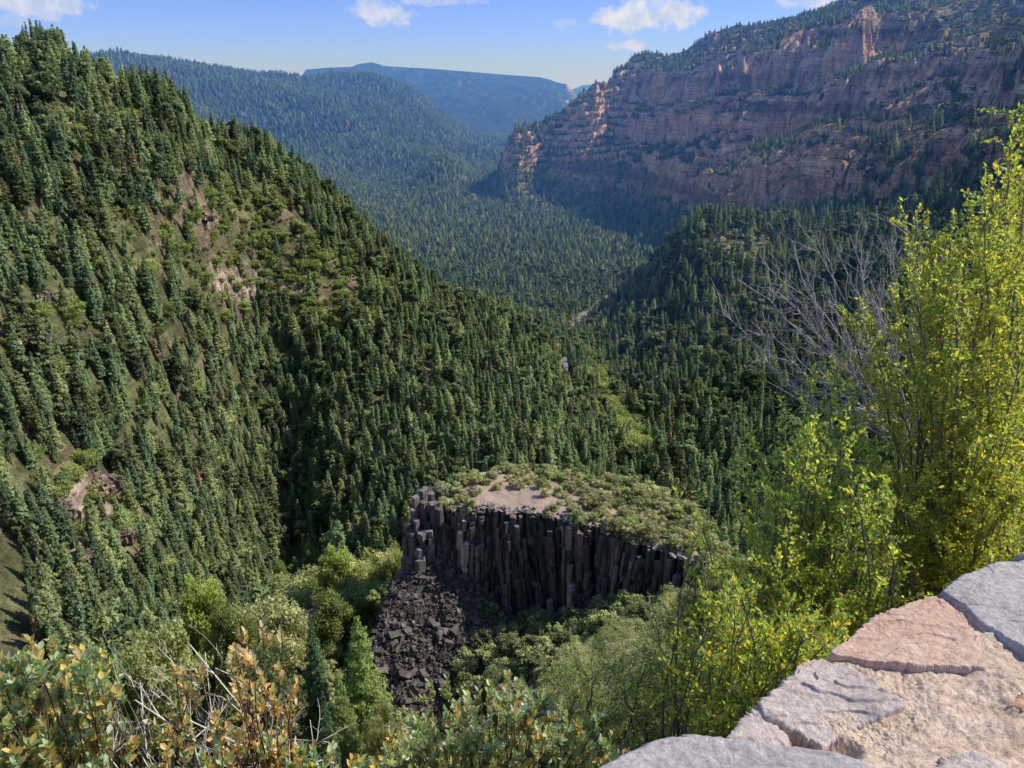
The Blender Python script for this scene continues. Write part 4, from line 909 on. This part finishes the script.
def shrub(name, label, poly, dr, roots, n, pw, pal=PAL_A, edge=(), **kw):
    tubes, L = [], []
    xs = [p_[0] for p_ in poly]; ys = [p_[1] for p_ in poly]; base = roots[0]; c_ = 0
    tips = [at_d(px, py, d) for px, py, d in edge]
    while c_ < n:
        px, py = g.uniform(min(xs), max(xs)), g.uniform(min(ys), max(ys))
        if not inpoly(px, py, poly): continue
        tips.append(at_d(px, py, g.uniform(*dr))); c_ += 1
    for tp in tips:
        tp = tp - [0, 0, .12]
        rt = min(roots, key=lambda r_: (r_[0] - tp[0]) ** 2 * 1.5 + (r_[1] - tp[1]) ** 2 + g.uniform(0, .5)) + g.normal(size=3) * [.08, .08, 0]
        ln = np.linalg.norm(tp - rt); k_ = dict(kw); k_.setdefault('start', max(.3, 1 - 1.25 / max(ln, .1)))
        wand(rt, tp, pw, .006 + .0022 * ln, pal, tubes, L, **k_)
    return build_plant(name, label, 'shrub', base, tubes, L, M_twig, M_fleaf)
shrub('leafy_shrub', 'tall yellow-green shrub rising at the right edge above the stone wall', [(1045, 120), (1010, 165), (965, 215), (930, 240), (905, 270), (875, 305), (865, 340), (880, 420), (890, 520), (900, 575), (960, 560), (1050, 530)], (4.0, 6.0),
      [gpoint(930, 5.0), gpoint(980, 5.4), gpoint(1040, 5.2), gpoint(1110, 5.6)], 122, PW_A, edge=[(1018, 100, 4.6), (1030, 88, 4.8), (912, 205, 4.6), (935, 222, 4.4), (868, 290, 4.7), (855, 312, 4.5), (1000, 160, 4.4), (975, 190, 4.9)], ntw=26, twl=.3)
shrub('leafy_shrub', 'yellow-green shrub with long upright shoots in the middle right', [(835, 352), (812, 372), (790, 400), (765, 420), (750, 470), (755, 530), (770, 590), (800, 630), (870, 600), (905, 560), (890, 440), (870, 370)], (3.3, 4.6),
      [gpoint(800, 3.9), gpoint(850, 4.2), gpoint(900, 4.0)], 76, [.32, .28, .14, .16, .05, .05], edge=[(745, 455, 3.8), (742, 500, 3.6), (838, 345, 4.0), (815, 372, 3.9), (783, 398, 3.8), (760, 432, 3.9), (728, 545, 3.5)], ntw=17, twl=.24)
shrub('leafy_shrub', 'arching green and gold shrub leaning left of the stone wall', [(700, 520), (720, 560), (700, 590), (690, 640), (700, 700), (728, 725), (790, 660), (830, 640), (860, 600), (800, 580), (760, 560)], (2.5, 3.6),
      [gpoint(740, 2.9), gpoint(790, 3.1), gpoint(700, 3.0)], 85, [.34, .20, .13, .22, .08, .03], edge=[(688, 498, 3.2), (695, 520, 3.1), (705, 508, 3.3), (672, 600, 3.2), (742, 585, 3.0)], ntw=15, twl=.2)
PAL_B = [(.32, .40, .17), (.42, .47, .2), (.25, .35, .11), (.45, .42, .1), (.4, .4, .22), (.14, .19, .08)]
shrub('leafy_shrub', 'dusty green shrub with fine leaves below the wall corner', [(560, 668), (585, 655), (620, 650), (655, 622), (690, 612), (700, 700), (715, 740), (640, 745), (600, 700), (560, 700)], (4.2, 7.0),
      [gpoint(600, 5.4), gpoint(660, 5.2), gpoint(700, 5.0), gpoint(560, 5.8)], 100, [.3, .2, .2, .06, .14, .1], pal=PAL_B, edge=[(535, 650, 5), (548, 668, 4.8), (575, 640, 5.2), (592, 650, 5), (652, 606, 5.4)], ntw=16, twl=.3, leaf=(.028, .012))
# manzanitas: rosettes of thick oval leaves
def manzanita(label, poly, dr, roots, n, pal, pw, edge=(), nl=(13, 24), lsize=.036, dry=.28, wood=M_redtwig, name='manzanita_bush'):
    tubes, L = [], []; xs = [p_[0] for p_ in poly]; ys = [p_[1] for p_ in poly]; tips = [at_d(*e_) for e_ in edge]; c_ = 0
    while c_ < n:
        px, py = g.uniform(min(xs), max(xs)), g.uniform(min(ys), max(ys))
        if inpoly(px, py, poly): tips.append(at_d(px, py, g.uniform(*dr))); c_ += 1
    for tp in tips:
        tp = tp - [0, 0, .07]
        rt = roots[int(g.integers(0, len(roots)))] + g.normal(size=3) * [.1, .1, 0]
        mid = rt * .45 + tp * .55 + g.normal(size=3) * .15 + [0, 0, -.05]; P = bez(rt, mid, tp, 10); P[1:-1] += g.normal(size=(8, 3)) * .012
        tubes.append(tube(P, np.linspace(.011, .002, 10), 5)); ax = unit(P[-1] - P[-3] + [0, 0, .12])
        for b2 in range(3):
            base_ = P[-1 - b2 % 2] ; axx = unit(ax + g.normal(size=3) * .45 * (b2 > 0) + [0, 0, .25]); ll = g.uniform(.05, .12); e_ = base_ + axx * ll
            tubes.append(tube(bez(base_, base_ + axx * ll * .5, e_, 4), np.linspace(.0025, .0015, 4), 4))
            k = int(g.integers(*nl)); ts = np.linspace(.1, 1.05, k)[:, None]; pos = base_ + axx * ll * ts
            an = np.arange(k) * 2.4 + g.random() * 6; u_ = unit(np.cross(axx, [.3, .9, .1])); v_ = np.cross(axx, u_)
            rad_ = np.cos(an)[:, None] * u_ + np.sin(an)[:, None] * v_
            dd = rad_ * g.uniform(.35, .95, (k, 1)) + axx * g.uniform(.4, 1, (k, 1)) + [0, 0, .3]; nn = axx - rad_ * .4 + g.normal(size=(k, 3)) * .35
            shift = g.random() < dry
            ci = g.choice(len(pal), k, p=pw); cc = np.array(pal)[ci] * g.uniform(.8, 1.2, (k, 1))
            if shift: cc = np.where(g.random((k, 1)) < .6, np.array([.80, .55, .20]) * g.uniform(.6, 1.25, (k, 1)), cc)
            L.append(leaf_quads(pos, dd, nn, lsize * g.uniform(.7, 1.25, k), lsize * .52 * g.uniform(.8, 1.2, k), cc, True))
    return build_plant(name, label, 'bush', roots[0], tubes, L, wood, M_manz)
PM = [(.46, .56, .35), (.36, .46, .22), (.56, .62, .45), (.28, .37, .12), (.8, .56, .18), (.66, .42, .22)]
manzanita('grey-green manzanita with scattered orange leaves at the bottom left corner', [(-30, 672), (25, 655), (55, 668), (75, 655), (105, 668), (122, 690), (118, 715), (95, 735), (100, 800), (-30, 800)], (2.5, 3.3), [gpoint(40, 3.0), gpoint(80, 3.1), gpoint(0, 3)], 210, PM, [.26, .22, .12, .16, .14, .10], edge=[(52, 645, 3.0), (75, 648, 2.9), (30, 652, 3.1), (95, 660, 3)])
manzanita('pale grey-green manzanita in the bottom centre before the dark ravine', [(375, 768), (395, 735), (430, 712), (450, 700), (500, 695), (540, 692), (580, 712), (610, 725), (625, 745), (620, 800), (360, 800)], (2.4, 3.2), [gpoint(480, 2.9), gpoint(540, 2.8), gpoint(430, 3.0)], 260, PM, [.33, .24, .18, .12, .08, .05], edge=[(435, 688, 2.9), (450, 690, 2.9), (506, 684, 2.8), (520, 686, 2.9), (575, 690, 2.9), (398, 730, 2.9), (481, 700, 2.8)], dry=.12)
PY_ = [(.85, .66, .26), (.88, .6, .22), (.52, .5, .2), (.32, .4, .16), (.85, .72, .52), (.55, .36, .22)]
manzanita('dying manzanita with orange and straw leaves between the dead twigs', [(225, 660), (240, 640), (275, 640), (290, 655), (295, 700), (285, 760), (240, 770), (215, 745), (160, 760), (165, 690), (200, 670), (215, 690)], (2.5, 3.1), [gpoint(235, 2.9), gpoint(200, 3.0)], 40, PY_, [.24, .12, .22, .2, .16, .06], edge=[(244, 634, 2.8), (262, 636, 2.9), (281, 634, 2.8), (174, 668, 2.9), (289, 690, 2.8)], nl=(8, 14))
manzanita('low manzanita sprigs along the bottom edge beneath the dead twigs', [(95, 760), (190, 752), (300, 745), (370, 762), (370, 810), (90, 810)], (2.3, 2.8), [gpoint(200, 2.6), gpoint(300, 2.6), gpoint(130, 2.7)], 60, PM, [.3, .24, .14, .16, .1, .06])
# bare dead shrubs
M_lilac = bark_mat('pale_dead_twigs', (.34, .29, .26), (.62, .55, .5), 12)
M_white = bark_mat('bleached_dead_wood', (.6, .54, .48), (.85, .79, .72), 25)
def dead_shrub(label, root, tips, sub, sl, r0, mat_, depth=2, curl=.1):
    tubes = []
    def br(p0, p1, r_, lev):
        ln = np.linalg.norm(p1 - p0); mid = (p0 + p1) / 2 + g.normal(size=3) * curl * ln; n = 9 if lev == 0 else 6
        P = bez(p0, mid, p1, n); P[1:-1] += g.normal(size=(n - 2, 3)) * ln * .018
        tubes.append(tube(P, np.linspace(r_, r_ * .25, n), 5 if lev == 0 else 3))
        if lev >= depth: return
        for q in range(sub[lev]):
            t_ = g.uniform(.25, .98); i = min(int(t_ * (n - 1)), n - 2); b_ = P[i] + (P[i + 1] - P[i]) * g.random(); ax = unit(P[i + 1] - P[i])
            d_ = unit(ax + g.normal(size=3) * .55 + [0, 0, .15]); br(b_, b_ + d_ * ln * sl * g.uniform(.4, 1.1) * (1.2 - .6 * t_), r_ * (.55 - .25 * t_), lev + 1)
    for px, py, d in tips: br(root + g.normal(size=3) * [.05, .05, 0], at_d(px, py, d), r0 * g.uniform(.6, 1.1), 0)
    return build_plant('dead_shrub', label, 'dead shrub', root, tubes, [], mat_, None)
hub = gpoint(890, 9.5)
hubp = at_d(905, 440, 9.0)
dead_shrub('leafless lilac-grey shrub with fanning twigs left of the tall shrub', hubp, [(722, 312, 8.6), (738, 280, 8.8), (745, 330, 8.4), (762, 262, 9), (778, 292, 8.8), (792, 240, 9.2), (812, 240, 9), (830, 262, 9.3), (850, 235, 9.2), (870, 250, 9), (885, 240, 9.4), (905, 232, 9.2), (800, 320, 8.7), (765, 345, 8.4), (752, 352, 8.5), (830, 300, 9), (857, 270, 9.3), (880, 290, 9), (925, 255, 9.3), (782, 375, 8.4)], (20, 9), .30, .017, M_lilac)
tubes_ = [tube(bez(hub, hubp - [.1, 0, .8], hubp, 8), np.linspace(.06, .03, 8), 6)]
dr_ = dead_shrub('pale bare sticks poking left out of the yellow-green shrub', at_d(900, 500, 4.6), [(768, 382, 4.2), (790, 432, 4.3), (800, 402, 4.4)], (2, 1), .2, .008, M_grey, 1, .06)
dead_shrub('tangle of white bare twigs between the manzanitas at bottom left', gpoint(200, 3.1), [(92, 735, 2.9), (118, 712, 2.9), (135, 700, 3.0), (150, 690, 3.1), (160, 668, 3.2), (190, 645, 3.1), (205, 652, 3.1), (215, 668, 3.1), (140, 682, 3.2), (110, 760, 2.8), (250, 745, 2.9), (300, 740, 2.9), (320, 760, 2.8), (180, 672, 3.0), (228, 700, 2.9), (310, 720, 3.0)], (13, 6), .24, .0105, M_white, 2, .2)
link('trunk', mesh_np('trunk', tubes_[0][0] - hubp, tubes_[0][1], mat=M_grey, smooth_sh=True), [o for o in COL.objects if o.get('label', '').startswith('leafless lilac')][0])

# ------------------------------------------------------------------ the stone wall
WZ = -.86
def stone_mat(name, c1, c2, c3, grain=1.0, bump=1.0):
    m, t = nt(name); v = coord(t)
    n1 = noise(t, v, 9, 6, .65, .3); n2 = noise(t, v, 120 * grain, 5, .7); n3 = noise(t, coord(t, (1, 2.2, 1)), 28, 6, .7, .6); n4 = noise(t, v, 420, 2, .5)
    c = mixc(t, mrange(t, n1, .35, .65), c1, c2); c = mixc(t, mrange(t, n3, .5, .72, 0, .75), c, c3)
    c = mixc(t, .55, c, mixc(t, mrange(t, n2, .3, .7), (.45, .45, .45), (1.6, 1.6, 1.6)), 'MULTIPLY')
    c = mixc(t, mrange(t, n4, .60, .72, 0, .5), c, (.08, .07, .065))
    p = t.nodes.new('ShaderNodeBsdfPrincipled'); p.inputs['Roughness'].default_value = .88; p.inputs['Specular IOR Level'].default_value = .2; t.links.new(c, p.inputs['Base Color'])
    b = t.nodes.new('ShaderNodeBump'); b.inputs['Strength'].default_value = .8 * bump; b.inputs['Distance'].default_value = .006; t.links.new(n3, b.inputs['Height'])
    b2 = t.nodes.new('ShaderNodeBump'); b2.inputs['Strength'].default_value = .7 * bump; b2.inputs['Distance'].default_value = .002; t.links.new(n2, b2.inputs['Height']); t.links.new(b.outputs[0], b2.inputs['Normal']); t.links.new(b2.outputs[0], p.inputs['Normal'])
    out_surface(t, p.outputs[0]); return m
M_sg = stone_mat('grey_sandstone', (.36, .325, .30), (.46, .415, .38), (.28, .24, .215))
M_sr = stone_mat('red_sandstone', (.52, .33, .235), (.60, .43, .32), (.46, .25, .16))
M_sp = stone_mat('pinkish_grey_stone', (.46, .375, .325), (.56, .46, .40), (.35, .26, .21))
M_mo = stone_mat('coarse_mortar', (.58, .43, .31), (.70, .54, .41), (.42, .29, .2), 1.6, 1.5)
M_so = stone_mat('orange_stone', (.55, .3, .16), (.6, .4, .25), (.45, .2, .1))
def slab(name, pix, z, thick, mat_, parent, rings=90, nang=420, rough=.0026, depth=.08, lump=.0, edge=.02, seed=0, hole=None, layer=0., cen=None):
    P = np.array([at_z(px, py, z)[:2] for px, py in pix]); c_ = P.mean(0) if cen is None else at_z(*cen, z)[:2]
    ang = np.linspace(0, 2 * math.pi, nang, endpoint=False); rad = np.zeros(nang)
    for k, a_ in enumerate(ang):                 # distance to the outline in every direction
        d_ = np.array([math.cos(a_), math.sin(a_)]); best = 1e9
        for i in range(len(P)):
            p0, p1 = P[i] - c_, P[(i + 1) % len(P)] - c_; e_ = p1 - p0; den = d_[0] * e_[1] - d_[1] * e_[0]
            if abs(den) < 1e-12: continue
            tt_ = (p0[0] * e_[1] - p0[1] * e_[0]) / den; uu = (p0[0] * d_[1] - p0[1] * d_[0]) / den
            if tt_ > 0 and -1e-6 <= uu <= 1 + 1e-6: best = min(best, tt_)
        rad[k] = best
    rad = np.convolve(np.concatenate([rad[-2:], rad, rad[:2]]), [.1, .2, .4, .2, .1], 'valid')
    s = np.linspace(0, 1, rings) ** .8
    rr = rad[None] * s[:, None]; x = c_[0] + rr * np.cos(ang); y = c_[1] + rr * np.sin(ang)
    jit = fbm(np.cos(ang) * 9 + seed, np.sin(ang) * 9, 3, 300 + seed) * .007 + fbm(np.cos(ang) * 40 + seed, np.sin(ang) * 40, 2, 310 + seed) * .0022
    x = x + jit * np.cos(ang) * s[:, None] ** 3; y = y + jit * np.sin(ang) * s[:, None] ** 3
    ed = (rad[None] - rr)
    h = thick * (1 - np.clip(1 - ed / edge, 0, 1) ** 2.2) + rough * (fbm(x * 14, y * 14, 4, 320 + seed) * 1.6 + fbm(x * 60, y * 60, 3, 330 + seed) * .6 + fbm(x * 200, y * 200, 2, 333 + seed) * .25)
    if lump: h = h + lump * ridged(x * 7 + seed, y * 7, 3, 340 + seed)
    if layer: q_ = fbm(x * 6 + seed, y * 10, 4, 345 + seed) * 3.2; f_ = q_ - np.floor(q_); h = h + layer * (np.floor(q_) + smooth(.4, .55, f_))
    if hole is not None:
        for hx, hy, hr, hd in hole:
            q_ = at_z(hx, hy, z)[:2]; h = h - hd * np.exp(-(((x - q_[0]) / hr) ** 2 + ((y - q_[1]) / (hr * .55)) ** 2) ** 1.6)
    top_ = np.stack([x, y, z + h], -1)
    rows = [top_]
    for f_, dz in ((.0, -.008), (.004, -.03), (-.003, -.06), (-.01, -depth)):
        rows.append(np.stack([x[-1] + f_ * np.cos(ang), y[-1] + f_ * np.sin(ang), z + h[-1] + dz + .003 * fbm(ang * 9, ang * 0 + dz * 40, 2, 350) - .012 * thick / .02 * np.abs(fbm(ang * 4, ang * 0 + seed, 2, 351))], -1)[None])
    G_ = np.concatenate(rows, 0); R_ = len(G_)
    i, j = np.meshgrid(np.arange(R_ - 1), np.arange(nang), indexing='ij'); q = i * nang + j; q2 = i * nang + (j + 1) % nang
    me = mesh_np(name, G_.reshape(-1, 3), np.stack([q, q + nang, q2 + nang, q2], -1).reshape(-1, 4), mat=mat_, smooth_sh=True)
    return link(name, me, parent)
wallt = tag(empty('stone_wall', (0, 0, 0)), 'low stone parapet wall with flat capstones set in coarse pinkish mortar', 'wall')
slab('mortar', [(722, 742), (745, 718), (760, 707), (800, 670), (835, 654), (880, 622), (940, 600), (1010, 572), (1120, 545), (1500, 640), (1500, 1100), (560, 1100), (560, 800), (640, 768)], WZ - .006, .0, M_mo, wallt, 360, 1000, .0075, 4.2, .008, .03, 1, [(792, 738, .035, .05), (838, 752, .03, .03), (1000, 745, .05, .012)], cen=(900, 760))
o = slab('capstone', [(828, 656), (850, 640), (870, 620), (900, 608), (935, 597), (962, 616), (980, 642), (985, 672), (945, 671), (900, 669), (862, 664)], WZ, .008, M_sr, wallt, seed=2, layer=.0022, edge=.004); o['label'] = 'pinkish red capstone'
o = slab('capstone', [(936, 597), (958, 579), (990, 567), (1040, 563), (1100, 565), (1120, 620), (1070, 672), (1024, 657), (1000, 642), (980, 630), (960, 612)], WZ, .014, M_sg, wallt, seed=3, layer=.002, edge=.01); o['label'] = 'large flat grey capstone'
slab('capstone', [(1006, 564), (1028, 555), (1090, 546), (1110, 560), (1035, 561)], WZ, .02, M_sg, wallt, 50, 260, seed=4)
o = slab('capstone', [(757, 707), (775, 690), (797, 669), (822, 660), (850, 670), (880, 690), (907, 707), (870, 722), (845, 732), (822, 752), (800, 736), (780, 726), (762, 722)], WZ, .004, M_sp, wallt, seed=5, lump=.005, layer=.004, edge=.006); o['label'] = 'rough pinkish grey capstone with broken layers'
slab('capstone', [(727, 740), (742, 720), (757, 708), (766, 722), (786, 735), (792, 750), (760, 752)], WZ, .004, M_sp, wallt, 60, 300, seed=6, lump=.004)
o = slab('capstone', [(560, 800), (610, 768), (645, 749), (685, 741), (722, 743), (790, 757), (850, 768), (900, 790), (900, 860), (560, 860)], WZ, .03, M_sg, wallt, seed=7, edge=.03, lump=.003); o['label'] = 'smooth grey capstone at the bottom edge'
slab('capstone', [(925, 778), (945, 757), (975, 751), (1010, 765), (1020, 800), (930, 805)], WZ, .0045, M_sp, wallt, 60, 300, seed=8)
o = slab('stone_chip', [(1008, 706), (1022, 694), (1060, 688), (1070, 712), (1026, 713)], WZ, .004, M_so, wallt, 40, 240, seed=9)
# loose dark grit caught in the hollow
# overlook floor under the viewer is part of the ground sheet
# ------------------------------------------------------------------ light, sky, haze, camera
SUN_AZ, SUN_EL = R(76), R(44.5)
sd = Vector((math.sin(SUN_AZ) * math.cos(SUN_EL), math.cos(SUN_AZ) * math.cos(SUN_EL), math.sin(SUN_EL)))
L = bpy.data.lights.new('sun', 'SUN'); L.energy = 5.0; L.angle = R(.55); L.color = (1, .935, .82)
so = bpy.data.objects.new('sun', L); COL.objects.link(so); so.rotation_euler = sd.to_track_quat('Z', 'Y').to_euler()
so.location = (0, 0, 300)
w = bpy.data.worlds.new('World'); scene.world = w; w.use_nodes = True
t = w.node_tree; t.nodes.clear()
sky = t.nodes.new('ShaderNodeTexSky'); sky.sky_type = 'NISHITA'; sky.sun_disc = False
sky.sun_elevation = SUN_EL; sky.sun_rotation = SUN_AZ; sky.altitude = 1900; sky.air_density = 1.0; sky.dust_density = .3; sky.ozone_density = 1.5
tc = t.nodes.new('ShaderNodeTexCoord')
def cloud(px, py, wpx, hpx, seed, dens=1.0, lumpy=.55):
    D = ray(px, py); D = D / np.linalg.norm(D)
    s = t.nodes.new('ShaderNodeVectorMath'); s.operation = 'SUBTRACT'
    t.links.new(tc.outputs['Generated'], s.inputs[0]); s.inputs[1].default_value = D
    mp = t.nodes.new('ShaderNodeMapping'); t.links.new(s.outputs[0], mp.inputs[0])
    mp.inputs['Scale'].default_value = (FPX / wpx, FPX / wpx, FPX / hpx)
    ln = t.nodes.new('ShaderNodeVectorMath'); ln.operation = 'LENGTH'; t.links.new(mp.outputs[0], ln.inputs[0])
    n = t.nodes.new('ShaderNodeTexNoise'); n.noise_dimensions = '4D'; t.links.new(tc.outputs['Generated'], n.inputs['Vector'])
    n.inputs['W'].default_value = seed; n.inputs['Scale'].default_value = 55; n.inputs['Detail'].default_value = 6; n.inputs['Roughness'].default_value = .6
    v = mth(t, 'SUBTRACT', mth(t, 'ADD', 1.15, mrange(t, n.outputs[0], .3, .7, -lumpy, lumpy)), ln.outputs['Value'])
    return mth(t, 'MULTIPLY', mrange(t, v, .0, .6, 0, 1, True), dens), n.outputs[0]
cl_ = [cloud(38, 4, 40, 11, 1.3, .8), cloud(382, 12, 26, 10, 2.1, .85), cloud(366, 4, 12, 12, 2.7, .6), cloud(630, 14, 26, 15, 3.3, 1), cloud(612, 20, 24, 7, 9.3, .9), cloud(675, 12, 24, 13, 4.4, .95),
       cloud(624, 46, 18, 5, 5.2, .8), cloud(440, 1, 40, 4, 6.6, .45), cloud(822, 4, 32, 8, 7.1, .8), cloud(565, 24, 12, 5, 8.2, .3), cloud(652, 5, 22, 8, 11, .6), cloud(14, 22, 14, 5, 12, .4)]
acc = cl_[0][0]
for c_, _ in cl_[1:]: acc = mth(t, 'MAXIMUM', acc, c_)
sep = t.nodes.new('ShaderNodeSeparateXYZ'); t.links.new(tc.outputs['Generated'], sep.inputs[0])
tint = mixc(t, mrange(t, sep.outputs[2], .0, .14), (.505, .635, 1.5), (.46, .55, 1.08)); tint = mixc(t, mrange(t, sep.outputs[2], .18, .45), tint, (1.35, 1.38, 1.5))  # high sky, outside the view, brightened to add ambient fill
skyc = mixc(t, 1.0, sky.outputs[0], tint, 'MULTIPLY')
cn = t.nodes.new('ShaderNodeTexNoise'); t.links.new(tc.outputs['Generated'], cn.inputs['Vector']); cn.inputs['Scale'].default_value = 60; cn.inputs['Detail'].default_value = 4
cc = mixc(t, mrange(t, cn.outputs[0], .35, .65), (3.9, 4.6, 6.3), (5.9, 6.0, 6.9))
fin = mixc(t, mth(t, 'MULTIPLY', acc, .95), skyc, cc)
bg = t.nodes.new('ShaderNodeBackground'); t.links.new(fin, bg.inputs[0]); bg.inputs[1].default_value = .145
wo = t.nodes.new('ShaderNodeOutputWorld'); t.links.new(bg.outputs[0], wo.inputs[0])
# valley haze: a real thin volume over the far canyon
HX = 14000
hv = np.array([(-HX, 700, -420), (HX, 700, -420), (HX, 15800, -420), (-HX, 15800, -420), (-HX, 700, 330), (HX, 700, 330), (HX, 15800, 330), (-HX, 15800, 330)], float)
hf = np.array([(0, 3, 2, 1), (4, 5, 6, 7), (0, 1, 5, 4), (1, 2, 6, 5), (2, 3, 7, 6), (3, 0, 4, 7)])
m, t = nt('blue_air_haze')
vs = t.nodes.new('ShaderNodeVolumeScatter'); vs.inputs['Color'].default_value = (.105, .34, 1, 1); vs.inputs['Density'].default_value = 1.7e-4; vs.inputs['Anisotropy'].default_value = .1
o = t.nodes.new('ShaderNodeOutputMaterial'); t.links.new(vs.outputs[0], o.inputs['Volume'])
hz = link('haze', mesh_np('haze', hv, hf, mat=m)); tag(hz, 'thin blue haze filling the far canyon', 'haze', kind='structure')
cam = bpy.data.cameras.new('camera'); cam.lens = FPX / 1024 * 36; cam.sensor_width = 36; cam.clip_start = .05; cam.clip_end = 80000
co = bpy.data.objects.new('camera', cam); COL.objects.link(co); co.location = (0, 0, 0); co.rotation_euler = (R(90) - TH, 0, 0)
scene.camera = co
scene.view_settings.view_transform = 'Standard'; scene.view_settings.look = 'None'; scene.view_settings.exposure = 0; scene.view_settings.gamma = 1
cy = scene.cycles
cy.use_denoising = True
try: cy.denoiser = 'OPENIMAGEDENOISE'
except Exception: pass
cy.max_bounces = 5; cy.diffuse_bounces = 2; cy.glossy_bounces = 1; cy.transmission_bounces = 2; cy.volume_bounces = 0; cy.transparent_max_bounces = 4
cy.use_adaptive_sampling = True; cy.adaptive_threshold = .02
cy.sample_clamp_indirect = 4
